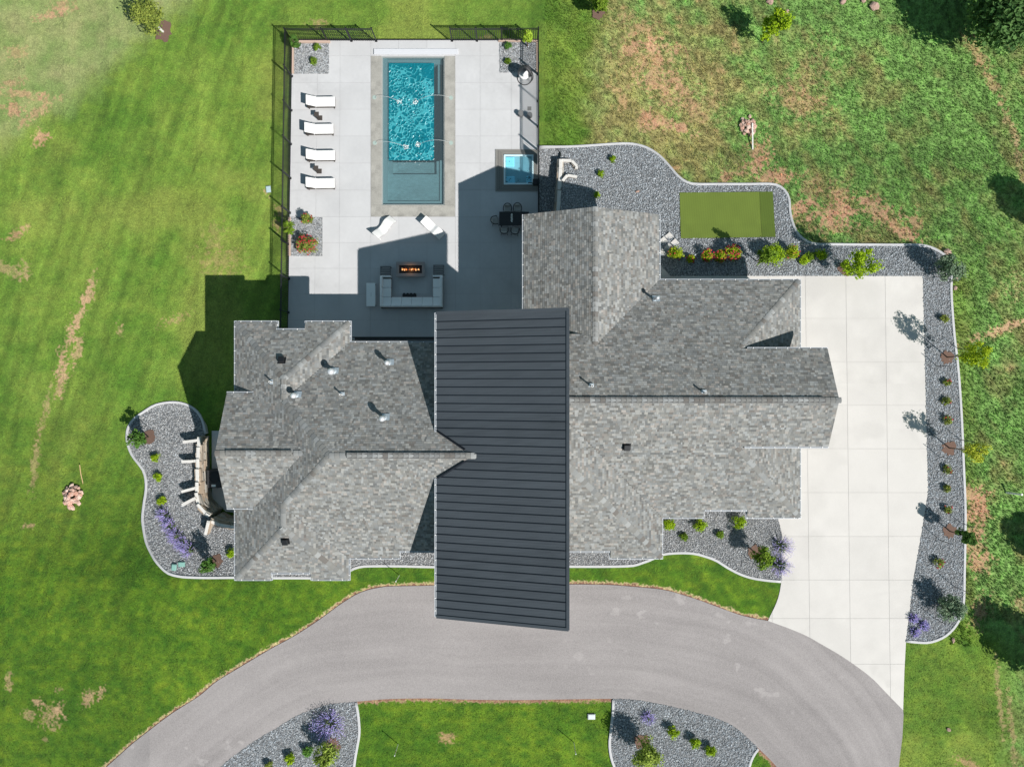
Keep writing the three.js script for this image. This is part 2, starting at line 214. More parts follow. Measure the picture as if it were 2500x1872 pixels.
function groundColor(px, py, x, z, o) {
  const n1 = fbm(px * 0.006, py * 0.006, 3), n2 = fbm(px * 0.028 + 31, py * 0.028, 3), n3 = fbm(px * 0.11, py * 0.11 + 7, 2), sp = hash(Math.round(x * 25) | 0, Math.round(z * 25) | 0);
  const wob = (n2 - 0.5) * 90 + (n1 - 0.5) * 120;
  let r, g, b;
  // mown lawn
  const t = clamp(0.5 + 1.5 * (n1 - 0.5) + 0.9 * (n2 - 0.5));
  r = lerp(0.086, 0.192, t); g = lerp(0.184, 0.280, t); b = lerp(0.015, 0.034, t);
  const u1 = px * 0.95 + py * 0.33, v1 = py * 0.95 - px * 0.33, streak = px < 700 && py < 1500 ? fbm(u1 * 0.075, v1 * 0.006 + 9, 3) - 0.5 : px > 1350 ? fbm((px * 0.8 - py * 0.6) * 0.05, (px * 0.6 + py * 0.8) * 0.007, 3) - 0.5 : 0;
  const mow = px < 640 ? 0.5 + 0.5 * Math.sin((px * 0.95 + py * 0.33 + 50 * (n1 - 0.5)) * 0.17) : 0.5 + 0.5 * Math.sin(py * 0.22 + 30 * (n1 - 0.5));
  const mk = 1 + 0.55 * streak + 0.12 * (mow - 0.5) * (px < 640 && py < 1500 ? 1 : 0.5); r *= mk; g *= mk; b *= mk;
  const south = ss(880, 1480, py + wob * 0.8) * (px < 2190 ? 1 : 0.4); r *= lerp(1.04, 0.52, south); g *= lerp(1.02, 0.68, south); b *= lerp(1.3, 0.3, south); { const q = 1 + 0.5 * (fbm(px * 0.05, py * 0.07 + 3, 3) - 0.5) * (0.4 + south); r *= q * q; g *= q; b *= q; }
  // yellowing strips near the pool and in the west
  const yl = ss(0.52, 0.7, n1) * (1 - south) * 0.4; r = lerp(r, 0.23, yl); g = lerp(g, 0.26, yl); b = lerp(b, 0.055, yl);
  // paler corner in the north-west
  const pale = 1 - ss(0.74, 1.0, Math.min(px / 520 + py / 430, Math.max(px / 150, py / 900) + 0.55) + wob * 0.0022);
  r = lerp(r, lerp(0.17, 0.38, n2), pale * 0.8); g = lerp(g, lerp(0.27, 0.36, n2), pale * 0.8); b = lerp(b, lerp(0.075, 0.18, n2), pale * 0.8);
  // rough meadow in the north-east and along the east
  const md = Math.max(ss(1395, 1475, px + wob * 0.5 + 0.1 * py - 30) * (1 - ss(620, 700, py)), ss(2300, 2420, px + wob * 0.4 - 110 * ss(1480, 1600, py)));
  if (md > 0) {
    const gr = clamp(ss(1500, 2250, px + wob * 2.2) * 0.7 + 0.2 + 1.2 * (n2 - 0.5) + 0.9 * (n1 - 0.5) + 0.9 * streak + (py < 60 ? 0.3 : 0)), k = (0.62 + 0.8 * n3 * (0.6 + 0.8 * n2)) * (1 + 0.5 * streak);
    r = lerp(r, lerp(0.33, 0.155, gr) * k, md); g = lerp(g, lerp(0.30, 0.285, gr) * k, md); b = lerp(b, lerp(0.115, 0.072, gr) * k, md);
    const wear = md * ss(0.60, 0.72, fbm(px * 0.02 + 3, py * 0.02 + 55, 4)) * (1 - gr) * 0.5 * ss(0.35, 0.6, n3); r = lerp(r, 0.48, wear); g = lerp(g, 0.25, wear); b = lerp(b, 0.16, wear);
  }
  // bare earth
  for (const [bx, by, a, c, w, s] of bare) {
    const dx = px - bx, dy = py - by; if (Math.abs(dx) > 110 || Math.abs(dy) > 110) continue;
    const cs = Math.cos(w), sn = Math.sin(w), d = Math.hypot((dx * cs + dy * sn) / a, (-dx * sn + dy * cs) / c), k = s * clamp(0.95 * (1.4 - d + 2.2 * (fbm(px * 0.075, py * 0.075, 3) - 0.5) + 1.9 * (noise(px * 0.23, py * 0.23) - 0.5)));
    if (k > 0) { const dry = bx < 300 && by > 600 || bx > 2430 ? 0.6 : py < 250 && px < 200 ? 0.25 : 0.1 + 0.4 * n2, kk = clamp(k) * 0.85; r = lerp(r, lerp(0.54, 0.50, dry), kk); g = lerp(g, lerp(0.27, 0.38, dry), kk); b = lerp(b, lerp(0.175, 0.22, dry), kk); }
  }
  // straw and soil along the road
  if (py > 1380) {
    const p = V2(x, z);
    for (const [line, tan] of [[roadTopL, 1], [roadLowL, 0.35]]) { const d = segDist(line, x, z) + 0.22 * (n3 - 0.5) + 0.22 * (noise(px * 0.3, py * 0.3) - 0.5), k = 1 - ss(0.10, 0.30, d); if (k > 0) { const q = ss(0.05, 0.16, d) * tan; r = lerp(r, lerp(0.28, 0.62, q), k); g = lerp(g, lerp(0.15, 0.49, q), k); b = lerp(b, lerp(0.10, 0.27, q), k); } }
  }
  const s = 0.58 + 0.52 * sp + 0.36 * n3 + (sp > 0.93 ? 0.25 : 0); o[0] = r * s; o[1] = g * s; o[2] = b * s;
}
const GW = 84, GH = 63;
const groundMap = tex(2048, (u, v, o) => { const x = (u - 0.5) * GW, z = (v - 0.5) * GH, [px, py] = toPx(x, z); groundColor(px, py, x, z, o); }, { m: 1536, srgb: true, mirror: true, repeat: [1 / GW, 1 / GH] });
groundMap.offset.set(0.5, 0.5);
const tuftBump = tex(512, (u, v, o) => { o[0] = o[1] = o[2] = 0.5 * tfbm(u, v, 30, 3) + 0.5 * tfbm(u + 0.4, v, 110, 2); }, { repeat: [0.31, 0.31] });
M.lawn = mat(0xffffff, 1, { map: groundMap, bumpMap: tuftBump, bumpScale: 0.09 });
{
  const xs = [], zs = [], axis = (a, lo, hi) => { for (const k of [-900, -500, -250, -140, -90, -60]) a.push(k); for (let k = lo; k <= hi; k += CELL) a.push(k); for (const k of [60, 90, 140, 250, 500, 900]) a.push(k); };
  axis(xs, -44, 44); axis(zs, -34, 34);
  const pos = [], uv = [], idx = [], n = xs.length;
  for (const z of zs) for (const x of xs) { pos.push(x, G(x, z), z); uv.push(x, z); }
  for (let j = 0; j + 1 < zs.length; j++) for (let i = 0; i + 1 < n; i++) {
    const cx = (xs[i] + xs[i + 1]) / 2 * S + CX, cy = (zs[j] + zs[j + 1]) / 2 * S + CY;
    if (cx > 726 && cx < 1300 && cy > 112 && cy < 1000) continue;          // the pool deck lies here
    const a = j * n + i; idx.push(a, a + n, a + 1, a + 1, a + n, a + n + 1);
  }
  struct('lawn', geo(pos, uv, idx), M.lawn, 'mown lawn and rough meadow with bare red patches around the house');
}
asphaltMap = tex(2048, (u, v, o) => {               // wheel tracks and sweeping marks follow the bend
  const x = (u - 0.5) * 64, z = v * 32, d = z > 10 ? segDist(roadLowL, x, z) : 0, a = fbm(x * 0.25, z * 0.5, 5), st = fbm(d * 2.2 + 0.6 * fbm(x * 0.3, z * 0.3, 2), x * 0.09, 4), sp = hash(u * 2048 | 0, v * 1024 | 0);
  const track = Math.exp(-((d - 2.6) ** 2) / 0.18) + Math.exp(-((d - 4.2) ** 2) / 0.18), sc = ss(0.72, 0.8, fbm(x * 0.9 + 40, z * 1.1 + 9, 5)) * noise(x * 0.2, z * 0.2);
  const k = 0.60 + 0.16 * (a - 0.5) + 0.16 * (st - 0.5) + 0.2 * (sp - 0.5) + 0.16 * sc - 0.03 * track * (0.4 + a); o[0] = k * 1.06; o[1] = k * 1.0; o[2] = k * 1.005;
}, { m: 1024, srgb: true, repeat: [1 / 64, 1 / 32] });
asphaltMap.offset.set(0.5, 0); M.asphalt = mat([0.49, 0.485, 0.485], 0.95, { map: asphaltMap, bumpMap: fine, bumpScale: 0.012 });
struct('asphalt_road', drape(roadPoly, G, 0.035), M.asphalt, 'curved grey asphalt drive in front of the house');
// concrete drive: slabs between the joints, each a piece
{
  const base = struct('concrete_drive', drape(drivePoly, G, 0.02), mat([0.55, 0.54, 0.52], 0.95), 'pale concrete drive beside and behind the garage');
  const vx = [1560, 1640, 1725, 1810, 1878, 1969, 2068, 2164, 2290], hy = [630, 672.5, 777, 883, 989, 1095, 1202, 1309, 1415, 1509, 1620, 1760];
  for (let i = 0; i + 1 < vx.length; i++) for (let j = 0; j + 1 < hy.length; j++) {
    const q = [[vx[i], hy[j]], [vx[i + 1], hy[j]], [vx[i + 1], hy[j + 1]], [vx[i], hy[j + 1]]].map(([x, y], k) => { const p = at(x + (y - 900) * 0.012, y, 2.97); const g = 0.007; return V2(p.x + (k === 0 || k === 3 ? g : -g), p.z + (k < 2 ? g : -g)); });
    const c = clipCell(drivePoly, q), f = c.filter((p, k) => p.distanceTo(c[(k + 1) % c.length]) > 1e-4);
    if (f.length < 3 || Math.abs(area(f)) < 0.05) continue;
    part(base, 'slab', drape(f, G, 0.032), pick(driveMats));
  }
}
// gravel
const stoneGeo = new THREE.IcosahedronGeometry(1, 0);
const stoneMat = mat(0xffffff, 0.9, { flatShading: true });
M.gravelBase = mat([0.30, 0.314, 0.335], 1, { map: tex(512, (u, v, o) => { const k = 0.25 + 0.75 * hash(u * 512 >> 1, v * 512 >> 1); o[0] = o[1] = o[2] = k; }, { srgb: true, repeat: [0.1, 0.1] }), bumpMap: fine, bumpScale: 0.03 });
const dummy = new THREE.Object3D(), col = new THREE.Color();
function scatter(parent, poly, hf, dh, density, warm = 0, holes = []) {
  let x0 = 1e9, x1 = -1e9, z0 = 1e9, z1 = -1e9; for (const p of poly) { x0 = Math.min(x0, p.x); x1 = Math.max(x1, p.x); z0 = Math.min(z0, p.y); z1 = Math.max(z1, p.y); }
  const spots = [], n = Math.round((x1 - x0) * (z1 - z0) * density);
  for (let i = 0; i < n; i++) { const x = rr(x0, x1), z = rr(z0, z1); if (inside(poly, x, z) && !holes.some((h) => inside(h, x, z)) && !underRoof(x, z)) spots.push([x, z]); }
  const m = new THREE.InstancedMesh(stoneGeo, stoneMat, spots.length); m.name = 'gravel_stones'; m.userData.kind = 'stuff'; m.castShadow = m.receiveShadow = true;
  spots.forEach(([x, z], i) => {
    const s = rr(0.024, 0.05); dummy.position.set(x, hf(x, z) + dh + s * 0.25, z); dummy.rotation.set(rr(0, 6), rr(0, 6), rr(0, 6)); dummy.scale.set(s * rr(0.9, 1.5), s * rr(0.55, 0.9), s); dummy.updateMatrix(); m.setMatrixAt(i, dummy.matrix);
    const k = Math.pow(rnd(), 1.3) * 0.32 + 0.22 + (rnd() > 0.93 ? 0.2 : 0), w = rr(-0.05, 0.03) + warm; m.setColorAt(i, col.setRGB(k * (0.94 + w), k, k * (1.07 - w)));
  });
  parent.add(m); return m;
}
const underRoof = (x, z) => (x > -16.6 && x < 17 && z > -1.5 && z < 7) || (x > -16.6 && x < 2 && z >= 7 && z < 10) || (x > 1.9 && x < 8.3 && z > -9.6 && z < -1);
function gravelBed(label, poly, hf, warm, holes) { const b = struct('gravel_bed', drape(poly, hf, 0.03), M.gravelBase, label); scatter(b, poly, hf, 0.03, 230, warm, holes); return b; }
const GB = (x, z) => G(x, z, true);
const turf = L2([[1659, 471], [1886, 468.5], [1893, 579], [1662, 582.5]], 0, true);
gravelBed('blue grey gravel bed curving round the garage and turf', [...kerbNE, ...driveRight.slice(2), ...L2([[1637, 674], [1604, 640]], 0, true), ...L2([[1600, 600], [1369, 600], [1369, 359]], 0, true)], GB, 0, [turf]);
gravelBed('shaded gravel strip between pool fence and stone wall', [[1317, 359], [1367, 359], [1367, 610], [1317, 610]].map(([x, y]) => V2((x - CX) / S, (y - CY) / S)), (x, z) => 0.0, 0.02);
gravelBed('grey gravel bed with short stone walls beside the west gable', [...kerbW.slice(kerbW.findIndex((p) => p.x < -16.2)), V2(-21.95, 3.75), V2(-21.85, 8.3), V2(-21.4, 8.95), V2(-20.4, 9.75), V2(-19, 10.05), V2(-16.4, 10.2)], GB, 0.04);
gravelBed('narrow gravel bed along the front eaves', [V2(-16.2, 10.2), V2(-16.2, kerbW[0].y), kerbW[0], ...kerbF1, ...driveLeft.slice(0, -8).reverse(), V2(16.5, 7.2), V2(10, 7.2), V2(8.6, 10)], G, 0.05);
gravelBed('gravel bed south of the road on the left', [...roadLowL.filter((p) => p.x < kerbS1[0].x - 0.02), ...kerbS1], G);
gravelBed('gravel bed south of the road on the right', [...roadLowL.filter((p) => p.x > kerbS2[0].x + 0.02 && p.x < kerbS3[0].x - 0.02), ...kerbS3, ...kerbS2.slice().reverse()], G);
[['kerb round the eastern gravel bed', kerbNE, GB], ['kerb round the western gravel bed', kerbW, GB], ['kerb along the front gravel bed', kerbF1, G], ['kerb between the left island and the lawn', kerbS1, G], ['kerb between the lawn and the right island', kerbS2, G], ['short kerb at the right end of the island', kerbS3, G]].forEach(([l, line, f]) => struct('kerb', sweep(line, 0.17, 0.10, 0.25, f), M.kerb, 'pale concrete ' + l));
{ // artificial turf
  const t = tex(512, (u, v, o) => { const k = 0.8 + 0.16 * tn(u, v, 9) + 0.2 * hash(u * 512 | 0, v * 512 | 0) + 0.07 * Math.sin(v * 460) + 0.05 * Math.sin(u * 200); o[0] = 0.155 * k; o[1] = 0.215 * k; o[2] = 0.035 * k; }, { srgb: true, repeat: [0.2, 0.2] });
  const mainTurf = mat(0xffffff, 1, { map: t }), dark = mat([0.66, 0.72, 0.62], 1, { map: t });  // two turf tones, the darker one for the end strip
  const a = (u) => turf[0].clone().lerp(turf[1], u), b = (u) => turf[3].clone().lerp(turf[2], u), g = new THREE.Group(); g.name = 'putting_green'; g.userData.kind = 'structure'; g.userData.label = 'rectangle of artificial turf with a darker strip'; scene.add(g);
  part(g, 'turf_panel', drape([a(0), a(0.855), b(0.855), b(0)], GB, 0.085), mainTurf); part(g, 'turf_panel', drape([a(0.857), a(1), b(1), b(0.857)], GB, 0.09), dark).userData.label = 'darker strip of turf laid crossways';
}
{ // stepping stones beside the gable
  const g = thing('stepping_stones', on(1630, 605, 0, true), 'square pale stepping stones set diagonally in gravel beside the gable', 'paving'); g.userData.kind = 'structure'; delete g.userData.category;
  for (const [x, y] of [[1634, 577], [1620, 588], [1648, 593], [1633, 604], [1616, 618], [1606, 603]]) { const p = on(x, y, 0.05, true); const m = part(g, 'paving_slab', rbox(0.44, 0.06, 0.44, 0.012), pick(driveMats)); m.position.copy(p.sub(g.position)); m.rotation.y = 0.72 + rr(-0.03, 0.03); }
}

// ---------------------------------------------------------------- pool deck (level 0) and the pool
const D = (x, y) => V2((x - CX) / S, (y - CY) / S);
{
  const rect = (x0, y0, x1, y1) => [D(x0, y0), D(x1, y0), D(x1, y1), D(x0, y1)];
  const deck = struct('pool_deck', prism([D(713, 98), D(932, 98), D(932, 850), D(702, 850)], -0.015, -0.6), mat([0.42, 0.42, 0.43], 0.95), 'pale concrete pool terrace cut into large slabs');
  for (const r of [rect(1085, 98, 1316, 850), rect(932, 98, 1085, 138), rect(932, 501, 1085, 850), rect(1060, 850, 1316, 930)]) part(deck, 'slab_base', prism(r, -0.015, -0.6), deck.material);
  const vx = [[712, 701], [776, 766], [830, 827], [905, 904], [973, 974], [1042, 1042], [1111, 1112], [1172, 1172], [1248, 1248], [1316, 1316]], hy = [98, 136.5, 202, 267, 332, 398, 464, 529, 592, 655, 718, 781, 850, 925];
  const X = (i, y) => lerp(vx[i][0], vx[i][1], (y - 98) / 750);
  for (let i = 0; i < 9; i++) for (let j = 0; j < 13; j++) {
    const y0 = hy[j], y1 = hy[j + 1]; if (j === 12 && i < 6) continue;
    if (i >= 3 && i <= 5 && j >= 1 && j <= 6) continue;               // the pool and its surround
    const g = 0.26, q = [D(X(i, y0) + g, y0 + g), D(X(i + 1, y0) - g, y0 + g), D(X(i + 1, y1) - g, y1 - g), D(X(i, y1) + g, y1 - g)];
    part(deck, 'slab', prism(q, 0, -0.05), pick(deckMats));
  }
  for (const r of [rect(905.4, 136.9, 931.6, 500.6), rect(1085.4, 136.9, 1111, 500.6), rect(905.4, 501, 1111, 528.6)]) part(deck, 'coping', prism(r, 0.012, -0.05), M.coping).userData.label = 'tan exposed aggregate surround of the pool';
  part(deck, 'drain', box(0.28, 0.02, 0.28, (1292.5 - CX) / S, 0.006, (265 - CY) / S), M.grey).userData.label = 'small square grey drain cover';
  for (const [x, y] of [[1101, 239], [1101, 349], [915, 349], [914, 238]]) part(deck, 'jet_lid', new THREE.CylinderGeometry(0.15, 0.15, 0.02, 24).translate((x - CX) / S, 0.016, (y - CY) / S), mat([0.36, 0.45, 0.42], 0.7));
  part(deck, 'deck_edge', box((1311 - 713) / S, 0.06, 0.05, (1012 - CX) / S, 0.02, (97.2 - CY) / S), M.metalBlack);

  const lid = thing('cover_box', at(1016, 127, 0), 'long white lid of the pool cover box at the head of the pool', 'pool cover');
  part(lid, 'lid', rbox(6.05, 0.1, 0.4, 0.02, 0, 0.05, 0), mat([0.62, 0.635, 0.68], 0.5)); part(lid, 'seam_strip', box(6.0, 0.012, 0.03, 0, 0.104, 0.0), mat([0.6, 0.62, 0.66], 0.6));

  const pool = thing('swimming_pool', at(1008.5, 319, 0), 'long rectangular turquoise pool with a shallow tanning ledge at its southern end', 'pool');
  const P = (x0, y0, x1, y1, t, b) => box((x1 - x0) / S, t - b, (y1 - y0) / S, ((x0 + x1) / 2 - 1008.5) / S, (t + b) / 2, ((y0 + y1) / 2 - 319) / S);
  const deep = mat([0.012, 0.17, 0.235], 0.6, { bumpMap: fine, bumpScale: 0.01 }), shelf = mat([0.40, 0.50, 0.52], 0.7, { map: copingMap });
  part(pool, 'floor', P(932, 138, 1085, 500.5, -1.35, -1.5), deep);
  for (const r of [[932, 138, 934, 500.5], [1083, 138, 1085, 500.5], [934, 138, 1083, 140], [934, 498.5, 1083, 500.5]]) part(pool, 'wall', P(...r, -0.03, -1.35), M.plaster);
  part(pool, 'bench', P(934, 140, 945.5, 389, -0.42, -1.35), M.plaster); part(pool, 'bench', P(945.5, 140, 1083, 151, -0.42, -1.35), M.plaster); part(pool, 'bench', P(1067, 151, 1074, 222, -0.5, -1.35), M.plaster);
  part(pool, 'step', P(945.5, 151, 957, 224, -0.62, -1.35), M.plaster);
  part(pool, 'tanning_ledge', P(934, 422, 1083, 498.5, -0.36, -1.35), shelf); part(pool, 'tanning_ledge', P(934, 390, 956.5, 422, -0.36, -1.35), shelf); part(pool, 'tanning_ledge', P(1064.5, 390, 1083, 422, -0.36, -1.35), shelf);
  part(pool, 'step', P(956.5, 390, 1064.5, 422, -0.62, -1.35), shelf); part(pool, 'step', P(969, 390, 1053, 413, -0.60, -0.62), shelf);
  for (const [r, y] of [[[934, 140, 944.5, 498.5], -0.3], [[944.5, 489, 1073, 498.5], -0.3], [[1073, 389, 1083, 498.5], -0.33]]) part(pool, 'rim_step', P(...r, y + 0.08, y - 0.06), M.plaster);
  // water: rings from the jets and a restless net of ripples
  const cells = []; for (let i = 0; i < 950; i++) cells.push([rr(934, 1083), rr(140, 498)]);
  const bins = new Map(); cells.forEach((c) => { const k = (c[0] / 12 | 0) + ',' + (c[1] / 12 | 0); bins.has(k) ? bins.get(k).push(c) : bins.set(k, [c]); });
  const jets = [[975, 247], [1013, 247], [990, 357], [1020, 352]];
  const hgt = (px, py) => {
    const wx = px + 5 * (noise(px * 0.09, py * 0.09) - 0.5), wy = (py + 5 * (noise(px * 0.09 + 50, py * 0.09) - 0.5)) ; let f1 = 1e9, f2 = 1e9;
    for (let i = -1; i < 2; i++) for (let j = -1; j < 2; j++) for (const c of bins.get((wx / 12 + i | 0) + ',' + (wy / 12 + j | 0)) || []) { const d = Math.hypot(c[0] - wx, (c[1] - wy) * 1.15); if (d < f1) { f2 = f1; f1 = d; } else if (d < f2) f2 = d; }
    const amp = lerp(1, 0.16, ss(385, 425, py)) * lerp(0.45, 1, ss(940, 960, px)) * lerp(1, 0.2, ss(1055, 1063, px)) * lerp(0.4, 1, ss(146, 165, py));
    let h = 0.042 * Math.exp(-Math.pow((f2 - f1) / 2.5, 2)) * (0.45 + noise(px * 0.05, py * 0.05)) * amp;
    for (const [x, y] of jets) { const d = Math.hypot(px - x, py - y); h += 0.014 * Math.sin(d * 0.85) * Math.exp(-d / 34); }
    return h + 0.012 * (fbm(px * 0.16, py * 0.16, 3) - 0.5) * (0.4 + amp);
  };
  const sheet = (x0, x1, y0, y1, m) => {
    const g = new THREE.PlaneGeometry((x1 - x0) / S, (y1 - y0) / S, Math.round((x1 - x0) * 2), Math.round((y1 - y0) * 2)).rotateX(-Math.PI / 2).translate(((x0 + x1) / 2 - 1008.5) / S, 0, ((y0 + y1) / 2 - 319) / S), p = g.attributes.position;
    for (let i = 0; i < p.count; i++) p.setY(i, -0.15 + hgt(1008.5 + p.getX(i) * S, 319 + p.getZ(i) * S));
    g.computeVertexNormals(); return part(pool, 'water', g, m);
  };
  const tealWater = new THREE.MeshPhysicalMaterial({ color: C(0.012, 0.30, 0.39), roughness: 0.2, transmission: 0.5, thickness: 0, ior: 1.33 }), clearWater = new THREE.MeshPhysicalMaterial({ color: C(0.53, 0.71, 0.76), roughness: 0.16, transmission: 0.92, thickness: 0, ior: 1.33 });
  const w0 = sheet(948, 1059, 152, 390, tealWater); sheet(1059, 1082.8, 139.8, 390, clearWater); sheet(934.2, 948, 139.8, 390, clearWater); sheet(948, 1059, 139.8, 152, clearWater); sheet(934.2, 1082.8, 390, 498.4, clearWater);  // clear east strip puts the wall's shade edge into the water colours
  { // crests in a brighter teal, a coloured stand-in for caustic light lines
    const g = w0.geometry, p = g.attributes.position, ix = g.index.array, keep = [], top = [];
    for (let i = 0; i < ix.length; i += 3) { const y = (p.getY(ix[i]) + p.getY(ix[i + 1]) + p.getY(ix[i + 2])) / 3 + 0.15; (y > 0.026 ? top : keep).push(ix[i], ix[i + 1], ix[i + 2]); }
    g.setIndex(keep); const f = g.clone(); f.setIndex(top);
    part(pool, 'painted_caustics', f, new THREE.MeshPhysicalMaterial({ color: C(0.085, 0.52, 0.60), roughness: 0.2, transmission: 0.35, thickness: 0, ior: 1.33 })).userData.kind = 'stuff';
  }
  M.foam = mat([0.9, 0.93, 0.93], 0.7);
  for (const [x, y] of jets) {
    const gs = []; for (let i = 0; i < 46; i++) { const a = rr(0, 6.3), r = Math.pow(rnd(), 0.8) * 0.2, s = rr(0.01, 0.032); gs.push(new THREE.IcosahedronGeometry(s, 0).translate(Math.cos(a) * r + (x - 1008.5) / S, -0.12 + rr(0, 0.07), Math.sin(a) * r + (y - 319) / S)); }
    part(pool, 'foam_splash', mergeGeometries(gs), M.foam).userData.kind = 'stuff';
  }
  const wj = new THREE.MeshPhysicalMaterial({ color: C(0.85, 0.9, 0.92), roughness: 0.15, transmission: 0.45, thickness: 0 });
  for (const [x0, y0, x1, y1, h] of [[1100, 238, 1014, 247, 0.75], [1100, 348, 1021, 352, 0.75], [916, 240, 974, 247, 0.65], [916, 350, 989, 357, 0.65]]) {
    const pts = []; for (let t = 0; t <= 1.001; t += 0.1) pts.push(V3((lerp(x0, x1, t) - 1008.5) / S, 0.03 - 0.16 * t + h * 4 * t * (1 - t), (lerp(y0, y1, t) - 319) / S));
    part(pool, 'water_jet', tube(pts, 0.010, 30, 6), wj);
  }
}
// planters of stones let into the deck
for (const [l, x0, y0, x1, y1, sides] of [['north western corner planter', 718, 107, 803, 180, 'nw'], ['north eastern corner planter', 1220, 104, 1309, 177, 'ne'], ['western planter', 710, 531, 787, 625, 'w']]) {
  const p = [D(x0, y0), D(x1, y0), D(x1, y1), D(x0, y1)], b = struct('gravel_planter', prism(p, 0.015, -0.03), M.gravelBase, 'gravel in the ' + l + ' of the terrace');
  scatter(b, p, () => 0, 0.015, 420, 0.03);
  const pink = mat([0.66, 0.5, 0.42], 0.9, { map: concreteMap });
  for (const s of sides) part(b, 'planter_kerb', s === 'n' ? box((x1 - x0 + 6) / S, 0.12, 0.17, ((x0 + x1) / 2 - CX) / S, 0.05, (y0 - 4 - CY) / S) : box(0.17, 0.12, (y1 - y0) / S, ((s === 'w' ? x0 - 3 : x1 + 3.5) - CX) / S, 0.05, ((y0 + y1) / 2 - CY) / S), pink);
}
